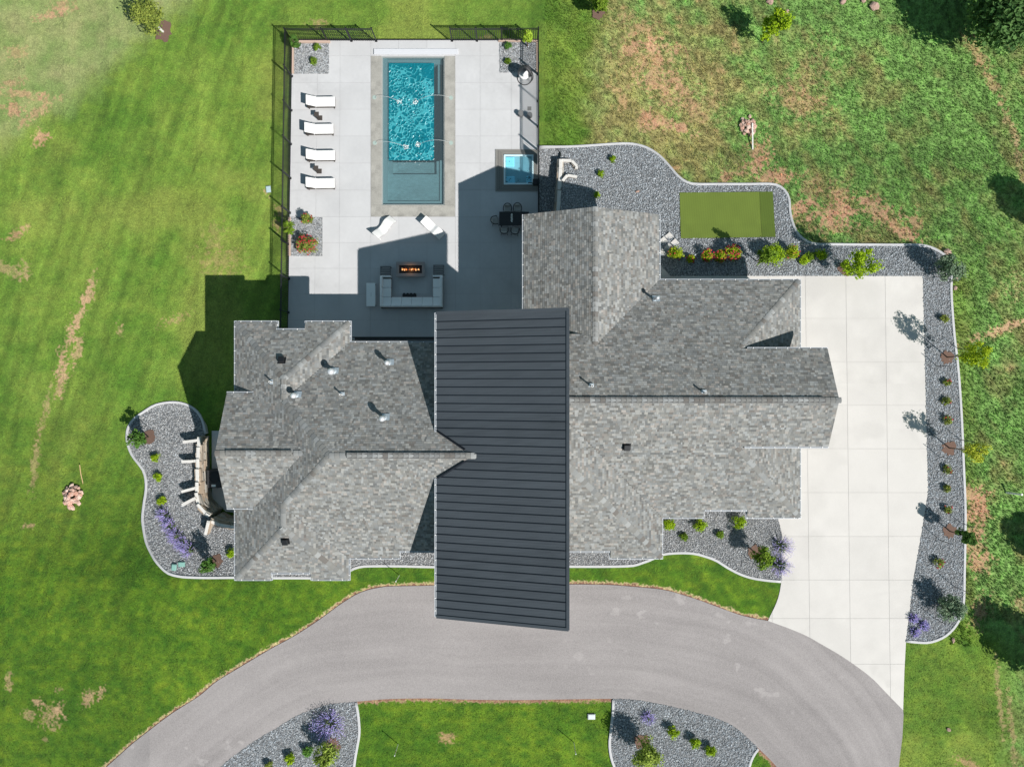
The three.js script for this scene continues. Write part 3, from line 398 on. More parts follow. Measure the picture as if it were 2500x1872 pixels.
// ---------------------------------------------------------------- house
const house = thing('house', V3(0, 0, 0), 'large house with grey shingled hip and gable roofs crossed by one dark metal shed roof', 'house');
{
  // walls, from the ground to the soffits
  const wallMat = M.wall, R = (x0, z0, x1, z1) => [V2(x0, z0), V2(x1, z0), V2(x1, z1), V2(x0, z1)];
  const wallAt = (p, t) => part(house, 'wall', prism(p, t, -0.4), wallMat);
  wallAt(R(-16.9, -1.95, 1.9, 10.1), 6.1); wallAt(R(-16.9, -3.0, -10.75, -1.95), 6.1); wallAt(R(-16.9, 10.1, -10.8, 11.5), 6.1);
  wallAt(R(1.9, -2.0, 8.9, 10.1), 6.15); wallAt(R(8.9, -5.9, 17.5, 7.7), 6.1); wallAt(R(3.5, -9.9, 8.7, -2.0), 6.1);
  const gable = (pts) => part(house, 'gable_wall', geo(pts.flat(), null, [0, 1, 2, 3, 5, 4, 0, 3, 1, 1, 3, 4, 1, 4, 2, 2, 4, 5, 2, 5, 0, 0, 5, 3]).toNonIndexed(), wallMat);
  const gx = (x0, x1, z0, z1, y0, y1) => gable([[x0, y0, z0], [x0, y0, z1], [x0, y1, (z0 + z1) / 2], [x1, y0, z0], [x1, y0, z1], [x1, y1, (z0 + z1) / 2]]);
  wallAt(R(-17.2, 1.1, -16.9, 7.2), 7.0); gx(-17.2, -16.9, 1.1, 7.2, 7.0, 8.5); wallAt(R(17.5, -1.6, 18.2, 3.3), 8.5); gx(17.5, 18.2, -1.6, 3.3, 8.5, 9.75);
  gable([[1.2, 6.1, -9.9], [8.7, 6.1, -9.9], [4.95, 8.0, -9.9], [1.2, 6.1, -9.7], [8.7, 6.1, -9.7], [4.95, 8.0, -9.7]]);
  wallAt(R(-3.6, -2.6, 2.6, 9.6), (x) => 8.6 + 0.291 * (x + 4.47));
  for (const [x, z, t] of [[1.2, -9.8, 6.1], [2.7, 13.2, 10.6], [0.4, 13.2, 10.0]]) part(house, 'post', box(0.3, t, 0.3, x, t / 2, z), M.trim);
  for (const [x0, x1, z] of [[-15, -13.2, -3.02], [-8.5, -6.5, -1.97], [9.6, 11, -5.92], [13, 14.6, -5.92]]) { const f = part(house, 'window', box(x1 - x0, 1.5, 0.06, (x0 + x1) / 2, 4.6, z), M.trim); part(f, 'pane', box(x1 - x0 - 0.16, 1.34, 0.03, (x0 + x1) / 2, 4.6, z - 0.03), M.glass); }
  for (const [x0, x1] of [[-15.6, -12.3], [10, 14]]) { const z = x0 < 0 ? 11.52 : 7.72, f = part(house, 'window', box(x1 - x0, 1.5, 0.06, (x0 + x1) / 2, 4.7, z), M.trim); part(f, 'pane', box(x1 - x0 - 0.16, 1.34, 0.03, (x0 + x1) / 2, 4.7, z + 0.03), M.glass); }
  for (const z of [-4, 5.6]) part(house, 'garage_door', box(0.06, 2.4, 2.6, 17.52, 4.2, z), M.trim);
  part(house, 'balcony', box(6.6, 0.2, 1.0, -7.3, 3.0, -2.45), mat([0.12, 0.125, 0.13], 0.9, { map: concreteMap })); part(house, 'balcony_beam', box(6.6, 0.16, 0.16, -7.3, 3.14, -3.05), M.metalBlack); part(house, 'balcony_rail', box(6.6, 0.06, 0.07, -7.3, 4.0, -3.05), M.metalBlack);

  // roof planes: polygon in plan, height plane h = c + a x + b z
  const shingleGeo = new THREE.BoxGeometry(1, 1, 1), shingleMat = mat(0xffffff, 0.95), under = mat([0.12, 0.12, 0.12], 1), fascia = mat([0.5, 0.52, 0.54], 0.7);
  const tone = () => { const u = rnd(); const k = (u < 0.18 ? rr(0.135, 0.175) : u < 0.72 ? rr(0.185, 0.245) : rr(0.255, 0.335)) * 1.0, w = rr(-1, 1); return [k * (1 + 0.035 * w + (w > 0.75 ? 0.05 : 0)), k * (1.015), k * (0.995 - 0.045 * w)]; };
  const E = 0.145;
  function roof(poly, hf, { bare = false } = {}) {
    const p = poly.map(([x, z]) => V2(x, z)), f = (x, z) => hf(x, z);
    const r = part(house, 'roof', prism(p, (x, z) => f(x, z) - 0.015, (x, z) => f(x, z) - 0.2), fascia);
    part(r, 'underlay', prism(p.map((q) => q.clone()), (x, z) => f(x, z), (x, z) => f(x, z) - 0.012), under);
    if (bare) return r;
    const a = f(1, 0) - f(0, 0), b = f(0, 1) - f(0, 0), g = Math.hypot(a, b), up = V3(a / g, g, b / g).normalize(), al = V3(-b / g, 0, a / g).normalize(), nn = up.clone().cross(al).normalize(); if (nn.y < 0) nn.negate();
    const hor = V2(a / g, b / g), k = Math.cos(Math.atan(g)), list = [];
    // rows up the slope; s along hor in plan, t along the eave
    const sp = p.map((q) => q.x * hor.x + q.y * hor.y), tp = p.map((q) => q.x * al.x + q.y * al.z), s0 = Math.min(...sp), s1 = Math.max(...sp);
    for (let row = 0; ; row++) {
      const s = s0 + (row + 0.5) * E * k; if (s > s1) break;
      const cuts = []; for (let i = 0; i < p.length; i++) { const j = (i + 1) % p.length; if ((sp[i] > s) !== (sp[j] > s)) cuts.push(lerp(tp[i], tp[j], (s - sp[i]) / (sp[j] - sp[i]))); }
      cuts.sort((x, y) => x - y);
      for (let c = 0; c + 1 < cuts.length; c += 2) {
        let t = cuts[c] + 0.005; const end = cuts[c + 1] - 0.005; let first = rr(0.04, 0.3);
        while (t < end - 0.02) { const w = Math.min(end - t, first); first = pick([0.1, 0.13, 0.16, 0.2, 0.24, 0.3]) * rr(0.9, 1.1); list.push([s, t + w / 2, w]); t += w; }
      }
    }
    const m = new THREE.InstancedMesh(shingleGeo, shingleMat, list.length), q = new THREE.Quaternion(), tilt = new THREE.Matrix4(), basis = new THREE.Matrix4();
    m.name = 'shingles'; m.userData.kind = 'stuff'; m.castShadow = m.receiveShadow = true;
    const A = al.clone(), U = up.clone().applyAxisAngle(A, 0), N = nn.clone(), th = 0.075 * (A.clone().cross(U).dot(N) > 0 ? 1 : -1);
    U.applyAxisAngle(A, -th); N.applyAxisAngle(A, -th); if (A.clone().cross(N).dot(U) < 0) A.negate();
    list.forEach(([s, t, w], i) => {
      const x = hor.x * s + al.x * t, z = hor.y * s + al.z * t, thick = rnd() > 0.55 ? 0.026 : 0.017;
      basis.makeBasis(A.clone().multiplyScalar(w - 0.006), N.clone().multiplyScalar(thick), U.clone().multiplyScalar(E * 1.12)); basis.setPosition(x + nn.x * 0.011, f(x, z) + nn.y * 0.011, z + nn.z * 0.011); m.setMatrixAt(i, basis); m.setColorAt(i, col.setRGB(...tone()));
    });
    r.add(m); return r;
  }
  const k = 0.5, he = 6.3, XW = -17.39, ZN1 = -3.84, ZN2 = -2.55, XNE = -10.23, ZS = 10.95, ZS1 = 12.3, XSE = -10.3, zr = 4.2, hr = 9.675, xr = -10.64;
  const nx = (XW + XNE) / 2, nh = (XNE - XW) / 2, sx = (XW + XSE) / 2, sh = (XSE - XW) / 2;
  roof([[XW, ZN1], [nx, ZN1 + nh], [nx, ZN2 + nh], [xr, zr], [sx, ZS - sh], [sx, ZS1 - sh], [XW, ZS1]], (x) => he + k * (x - XW));
  roof([[XW, ZN1], [-14.77, ZN1], [-14.77, -3.33], [-13.0, -3.33], [-13.0, ZN1], [XNE, ZN1], [nx, ZN1 + nh]], (x, z) => he + k * (z - ZN1));
  roof([[XNE, ZN1], [nx, ZN1 + nh], [nx, ZN2 + nh], [XNE, ZN2]], (x) => he + k * (XNE - x));
  roof([[XNE, ZN2], [nx, ZN2 + nh], [xr, zr], [2.65, zr], [0.5, ZN2]], (x, z) => he + k * (z - ZN2));
  roof([[XSE, ZS], [-7.08, ZS], [-7.08, 10.48], [6.18, 10.48], [6.18, ZS], [9.4, ZS], [2.65, zr], [xr, zr], [sx, ZS - sh]], (x, z) => he + k * (ZS - z));
  roof([[XW, ZS1], [-15.15, ZS1], [-15.15, 11.83], [-12.63, 11.83], [-12.63, ZS1], [XSE, ZS1], [sx, ZS1 - sh]], (x, z) => he + k * (ZS1 - z));
  roof([[XSE, ZS1], [sx, ZS1 - sh], [sx, ZS - sh], [XSE, ZS]], (x) => he + k * (XSE - x));
  roof([[-17.68, 0.61], [-15.99, 0.61], [-12.45, 4.15], [-17.68, 4.15]], (x, z) => 7.0 + k * (z - 0.61));
  roof([[-17.68, 4.15], [-12.45, 4.15], [-15.99, 7.69], [-17.68, 7.69]], (x, z) => 7.0 + k * (7.69 - z));
  roof([[9.4, ZS], [2.65, zr], [2.65, 1.615], [9.435, 8.4]], (x) => he + k * (9.4 - x));
  roof([[2.0, 0.965], [18.9, 0.965], [18.9, 3.76], [13.5, 3.76], [18.1, 8.4], [14.78, 8.4], [14.78, 7.9], [12.06, 7.9], [12.06, 8.4], [9.435, 8.4]], (x, z) => 10.0 - k * (z - 0.965));
  roof([[18.1, -6.43], [18.1, 8.38], [10.7, 0.965]], (x) => 6.29 + k * (18.1 - x));
  roof([[9.2, -6.47], [18.1, -6.47], [13.68, -2.06], [18.9, -2.06], [18.9, 0.965], [0.3, 0.965], [0.3, -3.0], [4.27, -3.0], [5.0, -2.27]], (x, z) => 6.285 + k * (z + 6.47));
  roof([[0.75, -10.64], [5, -10.6], [5, -2.27], [4.27, -2.9], [0.75, -2.9]], (x) => 8.4 - k * (5 - x));
  roof([[5, -10.6], [9.25, -10.64], [9.25, -6.5], [5, -2.27]], (x) => 8.4 - k * (x - 5));
  // caps on hips and ridges: one bent tile after another
  const capMats = Array.from({ length: 12 }, () => mat(tone().map((c) => c * 1.0), 0.95));
  function caps(a, b, lift = 0.03, spread = 0.17, step = 0.3, drop = 0.36) {
    const A = V3(...a), B = V3(...b), d = B.clone().sub(A), n = Math.round(d.length() / step), dir = d.clone().normalize(), side = V3(-dir.z, 0, dir.x).normalize(), up = side.clone().cross(dir).normalize(); if (up.y < 0) up.negate();
    for (let i = 0; i < n; i++) {
      const p = A.clone().addScaledVector(dir, (i) * step), q = p.clone().addScaledVector(dir, step + 0.03), pos = [];
      const s = (o, sg, l) => o.clone().addScaledVector(side, sg * spread).addScaledVector(up, l - (sg ? drop * spread : 0));
      const l0 = lift + 0.022, l1 = lift, v = [s(p, -1, l0), s(p, 0, l0), s(p, 1, l0), s(q, -1, l1), s(q, 0, l1), s(q, 1, l1), s(p, -1, l0 - 0.03), s(p, 0, l0 - 0.03), s(p, 1, l0 - 0.03)];
      for (const e of v) pos.push(e.x, e.y, e.z);
      part(house, 'ridge_cap', geo(pos, null, [0, 1, 3, 1, 4, 3, 1, 2, 4, 2, 5, 4, 0, 6, 1, 1, 6, 7, 1, 7, 2, 2, 7, 8]).toNonIndexed(), pick(capMats));
    }
  }
  const ph = he + k * nh, qh = he + k * sh;
  caps([XW, he, ZN1], [nx, ph, ZN1 + nh]); caps([XNE, he, ZN1], [nx, ph, ZN1 + nh]); caps([nx, ph, ZN1 + nh], [nx, ph, ZN2 + nh]); caps([nx, ph, ZN2 + nh], [xr, hr, zr]);
  caps([XW, he, ZS1], [sx, qh, ZS1 - sh]); caps([XSE, he, ZS1], [sx, qh, ZS1 - sh]); caps([sx, qh, ZS1 - sh], [sx, qh, ZS - sh]); caps([sx, qh, ZS - sh], [xr, hr, zr]);
  caps([9.4, he, ZS], [2.9, 9.55, 4.45]); caps([18.1, 6.29, 8.4], [13.45, 8.6, 3.8]); caps([18.1, 6.29, -6.47], [13.5, 8.56, -1.9]); caps([5, 8.4, -10.6], [5, 8.4, -2.3], 0.025, 0.17, 0.3, 0.47);
  const ridgeVent = (x0, x1, y, z) => part(house, 'ridge_vent', rbox(x1 - x0, 0.09, 0.3, 0.02, (x0 + x1) / 2, y + 0.045, z), under);
  ridgeVent(-17.0, -13.1, 8.77, 4.15); caps([-17.68, 8.77, 4.15], [-17.0, 8.77, 4.15]); caps([-17.0, 8.85, 4.15], [-13.0, 8.85, 4.15], 0.03, 0.18, 0.3, 0.3); caps([-13.0, 8.77, 4.15], [-12.4, 8.77, 4.15]);
  ridgeVent(-9.6, -2.6, hr, zr); caps([-10.64, hr, zr], [-9.6, hr, zr]); caps([-9.6, hr + 0.07, zr], [-2.0, hr + 0.07, zr], 0.035, 0.18, 0.3, 0.3);
  ridgeVent(3.0, 18.1, 10.0, 0.965); caps([3.0, 10.07, 0.965], [18.1, 10.07, 0.965], 0.035, 0.18, 0.3, 0.3); caps([18.1, 10.0, 0.965], [18.95, 10.0, 0.965]);

  // standing seam shed roof: panels and seams running up to the right-hand edge
  const mh = (x) => 9.05 + 0.291 * (x + 4.47), X0 = -4.47, X1 = 3.16, Z0 = -4.17, Z1 = 13.77, N = 37, dz = (Z1 - Z0 - 0.12) / N;
  const metal = part(house, 'metal_roof', prism([V2(X0, Z0), V2(X1, Z0), V2(X1, Z1), V2(X0, Z1)], (x) => mh(x) - 0.03, (x) => mh(x) - 0.32), M.trim);
  metal.userData.label = 'dark grey standing seam metal roof sloping to the west';
  const streakMap = tex(512, (u, v, o) => { const k = 0.86 + 0.2 * (tfbm(u, v, 3, 3) - 0.5) + 0.16 * (tn(u * 0.12, v, 60) - 0.5); o[0] = o[1] = k; o[2] = k; }, { srgb: true, repeat: [0.13, 0.13] });
  const panelMats = Array.from({ length: 5 }, () => { const k = rr(0.9, 1.1); return new THREE.MeshStandardMaterial({ map: streakMap, color: C(0.095 * k, 0.111 * k, 0.130 * k), roughness: 0.42, metalness: 0.25 }); });
  const notch = (z) => { const d = Math.abs(z - zr); return d < 1.35 ? X0 + (1.35 - d) / 1.35 * 2.25 : X0; };   // where the shingled ridge runs into it
  const seamMat = mat([0.012, 0.016, 0.024], 0.5);
  const strip = (x0, xb, za, zb, t, b) => prism([V2(x0, za), V2(X1 - 0.12, za), V2(X1 - 0.12, zb), V2(xb, zb)], (x) => mh(x) + t, (x) => mh(x) + b);
  for (let i = 0; i < N; i++) {
    const za = Z0 + 0.06 + i * dz, zb = za + dz;
    part(metal, 'panel', strip(notch(za), notch(zb), za + 0.012, zb - 0.012, 0.0, -0.028), pick(panelMats));
    for (const f of [0.33, 0.66]) { const z = lerp(za, zb, f); part(metal, 'panel_rib', strip(notch(z), notch(z), z - 0.02, z + 0.02, 0.004, 0.0), panelMats[i % 5]); }
    if (i) part(metal, 'seam', strip(notch(za), notch(za), za - 0.018, za + 0.018, 0.045, -0.02), seamMat);
  }
  for (const [x0, x1, z] of [[X0, X1, Z0 + 0.02], [X0, X1, Z1 - 0.02]]) part(metal, 'edge_trim', prism([V2(x0, z - 0.09), V2(x1, z - 0.09), V2(x1, z + 0.09), V2(x0, z + 0.09)], (x) => mh(x) + 0.055, (x) => mh(x) - 0.3), panelMats[0]);
  part(metal, 'ridge_trim', prism([V2(X1 - 0.12, Z0), V2(X1 + 0.05, Z0), V2(X1 + 0.05, Z1), V2(X1 - 0.12, Z1)], (x) => mh(x) + 0.06, (x) => mh(x) - 0.4), panelMats[1]);
  for (const s of [-1, 1]) part(metal, 'valley_flashing', sqbar(V3(X0 + 0.1, mh(X0) + 0.08, zr + s * 1.38), V3(-2.75, mh(-2.75) + 0.08, zr + s * 0.35), 0.16, 0.05), seamMat);

  // gutters with their hangers
  const gut = (x0, z0, x1, z1, y = he) => {
    const a = V3(x0, y - 0.02, z0), b = V3(x1, y - 0.02, z1), d = b.clone().sub(a), l = d.length(), g = part(house, 'gutter', box(l, 0.13, 0.11), M.gutter, [(x0 + x1) / 2, y - 0.075, (z0 + z1) / 2]), turn = -Math.atan2(z1 - z0, x1 - x0); g.rotation.y = turn;
    part(g, 'gutter_trough', box(l - 0.06, 0.012, 0.055, 0, 0.064, 0), mat([0.16, 0.18, 0.2], 0.8)); const n = Math.max(1, Math.round(l / 0.72)); for (let i = 0; i < n; i++) part(g, 'hanger', box(0.04, 0.02, 0.10, -l / 2 + (i + 0.5) * l / n, 0.078, 0), M.white);
  };
  const o = 0.055;
  gut(XW, ZN1 - o, -14.82, ZN1 - o); gut(-14.77, ZN1 - 0.1, -14.77, -3.4); gut(-14.77, -3.33 - o, -13.0, -3.33 - o, 6.55); gut(-13.0, ZN1 - 0.1, -13.0, -3.4); gut(-12.95, ZN1 - o, XNE, ZN1 - o); gut(XNE + o, ZN1 - 0.1, XNE + o, ZN2 - 0.1); gut(XNE, ZN2 - o, 0.5, ZN2 - o);
  gut(XW - o, ZN1 - 0.1, XW - o, 0.6); gut(XW - o, 7.7, XW - o, ZS1 + 0.1); gut(-17.68, 0.61 - o, -15.99, 0.61 - o, 7.0); gut(-17.68, 7.69 + o, -15.99, 7.69 + o, 7.0);
  gut(XW, ZS1 + o, -15.2, ZS1 + o); gut(-15.15, 11.9, -15.15, ZS1 + 0.1); gut(-15.1, 11.83 + o, -12.68, 11.83 + o, 6.54); gut(-12.63, 11.9, -12.63, ZS1 + 0.1); gut(-12.58, ZS1 + o, XSE, ZS1 + o); gut(XSE + o, ZS + 0.1, XSE + o, ZS1 + 0.1); gut(XSE + 0.1, ZS + o, -7.13, ZS + o); gut(-7.08, 10.55, -7.08, ZS + 0.1); gut(-7.03, 10.48 + o, 6.13, 10.48 + o, 6.53); gut(6.18, 10.55, 6.18, ZS + 0.1); gut(6.23, ZS + o, 9.4, ZS + o);
  gut(9.4 + o, 8.5, 9.4 + o, ZS + 0.1); gut(9.5, 8.4 + o, 12.0, 8.4 + o, 6.28); gut(12.06, 7.97, 12.06, 8.5, 6.3); gut(12.1, 7.9 + o, 14.73, 7.9 + o, 6.53); gut(14.78, 7.97, 14.78, 8.5, 6.3); gut(14.83, 8.4 + o, 18.1, 8.4 + o, 6.28);
  gut(18.1 + o, 3.9, 18.1 + o, 8.5, 6.29); gut(18.1 + o, -6.55, 18.1 + o, -2.15, 6.29); gut(13.9, 3.76 + o, 18.9, 3.76 + o, 8.6); gut(14.1, -2.06 - o, 18.9, -2.06 - o, 8.49); gut(9.3, -6.47 - o, 18.1, -6.47 - o, 6.285);
  gut(0.75 - o, -10.64, 0.75 - o, -2.9, 6.27); gut(9.25 + o, -10.64, 9.25 + o, -6.5, 6.27);
  for (const [a, b] of [[Z0, 2.85], [5.6, Z1]]) gut(X0 - o, a, X0 - o, b, mh(X0) + 0.02);

  // vents and pipes standing on the shingles
  const base = (px, py, hf) => { let h = 7; for (let i = 0; i < 12; i++) { const p = at(px, py, h); h = hf(p.x, p.z); } return at(px, py, h); };
  const mainN = (x, z) => he + k * (z - ZN2), mainNE = (x, z) => 6.285 + k * (z + 6.47), westP = (x) => he + k * (x - XW), nP = (x, z) => he + k * (z - ZN1), sP = (x, z) => he + k * (ZS1 - z), sE = (x, z) => 10 - k * (z - 0.965);
  for (const [px, py, f, r, h] of [[814, 907, mainN, 0.21, 0.75], [723, 965, mainN, 0.18, 0.65], [949, 886, mainN, 0.16, 0.75], [938, 1020, mainN, 0.18, 0.85], [1598, 731, mainNE, 0.13, 0.9]]) {
    const v = group(house, 'roof_vent'); v.position.copy(base(px, py, f));
    part(v, 'flashing', new THREE.BoxGeometry(0.46, 0.02, 0.42).rotateX(-0.4636), M.flash, [0.1, 0.04, -0.06]); part(v, 'pipe', new THREE.CylinderGeometry(r * 0.55, r * 0.6, h, 20).translate(0, h / 2, 0), M.vent); part(v, 'collar', new THREE.ConeGeometry(r * 1.05, 0.18, 20, 1, true).translate(0, 0.16, 0), M.flash);
    part(v, 'cowl', new THREE.LatheGeometry([[0, 0.16], [r * 0.45, 0.15], [r * 0.8, 0.08], [r, 0], [r, -0.12], [r * 0.85, -0.13], [0, -0.13]].map((p) => V2(...p)), 24).translate(0, h, 0), M.vent);
  }
  for (const [px, py, f, h] of [[664, 932, westP, 0.45], [835, 963, mainN, 0.5], [1443, 942, mainNE, 0.6], [1718, 958, mainNE, 0.5]]) {
    const v = group(house, 'vent_pipe'); v.position.copy(base(px, py, f));
    part(v, 'flashing', rbox(0.3, 0.03, 0.3, 0.01, 0.02, 0.04, 0), M.flash); part(v, 'pipe', new THREE.CylinderGeometry(0.05, 0.055, h, 16, 1, true).translate(0, h / 2, 0), mat([0.6, 0.62, 0.64], 0.5, { side: THREE.DoubleSide })); part(v, 'rim', new THREE.TorusGeometry(0.055, 0.016, 8, 20).rotateX(Math.PI / 2).translate(0, h, 0), M.white);
  }
  for (const [px, py, f, s] of [[688, 880, nP, -1], [697, 1320, sP, 1], [1530, 1090, sE, 1]]) { const v = group(house, 'box_vent'); v.position.copy(base(px, py, f)); part(v, 'hood', rbox(0.36, 0.22, 0.36, 0.03, 0, 0.14, 0).rotateX(s * 0.35), M.metalBlack); part(v, 'flange', rbox(0.5, 0.02, 0.46, 0.008, 0, 0.03, 0).rotateX(s * 0.4636), M.metalBlack); }
}

// ---------------------------------------------------------------- fences: posts, rails and pickets
function fence(label, a, b, posts, h = 1.8) {
  const A = at(...a), B = at(...b), d = B.clone().sub(A), l = d.length(), f = thing('metal_fence', A, label, 'fence', null, -Math.atan2(d.z, d.x));
  const n = Math.round(l / 0.155); M.picket ??= new THREE.BoxGeometry(0.032, h - 0.08, 0.032).translate(0, h / 2, 0);
  for (let i = 1; i < n; i++) part(f, 'picket', M.picket, M.metalBlack, [i * l / n, 0, 0]);
  for (const y of [0.1, h - 0.2, h - 0.03]) part(f, 'rail', box(l, 0.045, 0.035, l / 2, y, 0), M.metalBlack);
  for (const t of posts) { const p = part(f, 'post', rbox(0.075, h + 0.08, 0.075, 0.01, 0, (h + 0.08) / 2, 0), M.metalBlack, [t * l, 0, 0]); part(p, 'foot', rbox(0.17, 0.03, 0.17, 0.01, 0, 0.015, 0), M.metalBlack); part(p, 'cap', rbox(0.1, 0.03, 0.1, 0.01, 0, h + 0.09, 0), M.metalBlack); }
  return f;
}
fence('long black metal fence down the west side of the pool terrace', [713.5, 100.5], [703, 805], [0, 0.122, 0.24, 0.357, 0.475, 0.595, 0.706, 0.823, 0.94, 1]);
fence('short black metal fence at the north end left of the pool', [713.5, 99.5], [918.5, 100], [0.42, 0.705, 1]);
fence('short black metal fence at the north end right of the pool', [1103.5, 99.5], [1312, 99], [0, 0.292, 0.585, 1]);
{ const f = fence('black metal fence down the east side of the terrace beside the hot tub', [1313, 100], [1314, 560], [0.178, 0.32, 0.455, 0.58, 0.76, 1]); part(f, 'added_shade_panel', box(0.75, 1.25, 0.04, 8.55, 0.75, 0.06), M.slat); }  // the panel is unseen, added to cast the shadow patch by the tub

// ---------------------------------------------------------------- pool furniture
function chaise(px, py, label) {                              // head to the west
  const t = thing('sun_lounger', at(px, py), label, 'sun lounger', 'white loungers in a row beside the pool', 0.015);
  const f = 0.42;
  for (const z of [-0.34, 0.34]) part(t, 'side_rail', rbox(2.0, 0.17, 0.06, 0.02, 0, 0.26, z), M.wicker);
  part(t, 'end_rail', rbox(0.06, 0.17, 0.62, 0.02, 0.97, 0.26, 0), M.wicker); part(t, 'end_rail', rbox(0.06, 0.17, 0.62, 0.02, -0.97, 0.26, 0), M.wicker);
  for (const x of [-0.9, 0.9]) for (const z of [-0.33, 0.33]) part(t, 'leg', rbox(0.07, 0.18, 0.07, 0.01, x, 0.09, z), M.wicker);
  part(t, 'seat_cushion', rbox(1.36, 0.1, 0.7, 0.04, 0.34, 0.39, 0), M.cushion);
  const a = 0.62, l = 0.78; const b = rbox(l, 0.1, 0.7, 0.04, -l / 2, 0.05, 0); b.rotateZ(-a); part(t, 'back_cushion', b, M.cushion, [-0.33, 0.35, 0]);
  const fr = rbox(l, 0.04, 0.68, 0.015, -l / 2, -0.03, 0); fr.rotateZ(-a); part(t, 'back_frame', fr, M.wicker, [-0.33, 0.35, 0]);
  for (const z of [-0.3, 0.3]) part(t, 'back_strut', bar(V3(-0.75, 0.3, z), V3(-0.8, 0.68, z), 0.015), M.wicker);
  for (const z of [-0.24, 0.24]) part(t, 'tie', rbox(0.03, 0.015, 0.16, 0.005, -0.33, 0.43, z * 1.45), M.white);
}
chaise(786, 253.5, 'white sun lounger nearest the north end of the pool terrace'); chaise(782.5, 319.5, 'second white sun lounger from the north, below the first dark side table'); chaise(786, 383.5, 'third white sun lounger from the north, above the second dark side table'); chaise(785.5, 451, 'southernmost white sun lounger of the row beside the pool');
for (const [x, y, l] of [[781, 288, 'small dark square side table between the two northern loungers'], [779.5, 418, 'small dark square side table between the two southern loungers']]) {
  const t = thing('side_table', at(x, y), l, 'side table', 'dark side tables between the loungers'); part(t, 'table_top', rbox(0.34, 0.03, 0.34, 0.01, -0.1, 0.56, -0.06), M.wicker); part(t, 'base', rbox(0.34, 0.03, 0.34, 0.01, 0, 0.015, 0), M.wicker); part(t, 'stem', box(0.28, 0.54, 0.03, 0, 0.29, 0.14), M.wicker);
}
function wave(px, py, turn, prof, label) {                    // moulded lounger: a profile drawn out sideways
  const t = thing('wave_lounger', at(px, py), label, 'pool lounger', 'moulded white loungers below the pool', turn), c = new THREE.CatmullRomCurve3(prof.map(([x, y]) => V3(x, y, 0))), pts = c.getSpacedPoints(40), w = 0.31, pos = [], idx = [];
  pts.forEach((p, i) => { const q = c.getTangentAt(i / 40), n = V3(-q.y, q.x, 0).normalize().multiplyScalar(0.035); for (const [s, z] of [[1, -w], [1, w], [-1, w], [-1, -w]]) pos.push(p.x + n.x * s, p.y + n.y * s, z); if (i) for (let k = 0; k < 4; k++) { const a = i * 4 + k, b = i * 4 + (k + 1) % 4; idx.push(a - 4, b - 4, a, a, b - 4, b); } });
  idx.push(0, 2, 1, 0, 3, 2); const e = 160; idx.push(e, e + 1, e + 2, e, e + 2, e + 3); part(t, 'shell', geo(pos, null, idx).toNonIndexed(), M.white);
  const last = prof[0]; part(t, 'support', box(0.05, last[1] * 0.8, 0.5, last[0] + 0.06, last[1] * 0.4, 0), M.white); part(t, 'support', box(0.05, 0.22, 0.5, 0.25, 0.11, 0), M.white);
}
wave(940, 557.5, 0.885, [[-0.88, 0.78], [-0.6, 0.56], [-0.3, 0.26], [0.0, 0.24], [0.3, 0.42], [0.55, 0.38], [0.9, 0.06]], 'white wave shaped lounger left of centre below the pool, curving in the sun');
wave(1057.5, 558.5, -0.725 - 0.0, [[-0.88, 0.6], [-0.6, 0.45], [-0.3, 0.25], [0.0, 0.22], [0.3, 0.36], [0.55, 0.3], [0.86, 0.05]], 'white wave shaped lounger below the pool whose foot lies in the roof shadow');
{ // U-shaped sofa
  const o = at(1006, 713), t = thing('sectional_sofa', o, 'large U shaped outdoor sofa with pale cushions facing the fire table', 'sofa'), L = (x) => (x - 1006) / S * 0.985, Z = (y) => (y - 713) / S * 0.985, dk = M.wicker, q = M.pale;
  const R = (x0, y0, x1, y1, a, b, r = 0.03) => rbox((x1 - x0) / S * 0.985 - 0.012, b - a, (y1 - y0) / S * 0.985 - 0.012, r, L((x0 + x1) / 2), (a + b) / 2, Z((y0 + y1) / 2));
  for (const r of [[930, 678, 956, 729], [930, 729, 1083, 754], [1059, 677, 1083, 729]]) part(t, 'base', R(...r, 0.03, 0.3, 0.02), dk);
  for (const r of [[930, 677, 934.5, 752], [1079, 676, 1083.5, 752], [934.5, 748, 1079, 752.5]]) part(t, 'back_frame', R(...r, 0.28, 0.68, 0.02), q);
  for (const r of [[934, 682, 957, 704], [934, 704, 957, 727], [1059, 681, 1080, 704], [1059, 704, 1080, 727]]) part(t, 'seat_cushion', R(...r, 0.3, 0.46, 0.05), q);
  for (let i = 0; i < 6; i++) { const a = [934, 957, 982, 1007, 1033, 1059][i], b = [957, 982, 1007, 1033, 1059, 1080][i]; part(t, 'seat_cushion', R(a, 727, b, 748, 0.3, 0.46, 0.05), q); }
  for (const r of [[931, 679, 937, 704], [931, 704, 937, 727], [931, 727, 937, 752], [1077, 679, 1083, 704], [1077, 704, 1083, 727], [1077, 727, 1083, 752]]) part(t, 'back_cushion', R(...r, 0.42, 0.8, 0.05), q);
  for (let i = 0; i < 6; i++) { const a = [937, 957, 982, 1007, 1033, 1059][i], b = [957, 982, 1007, 1033, 1059, 1077][i]; part(t, 'back_cushion', R(a, 746, b, 752, 0.42, 0.8, 0.05), q); }
  for (const r of [[930, 675, 957, 679], [1059, 674, 1084, 678]]) part(t, 'arm', R(...r, 0.1, 0.62, 0.03), q);
}
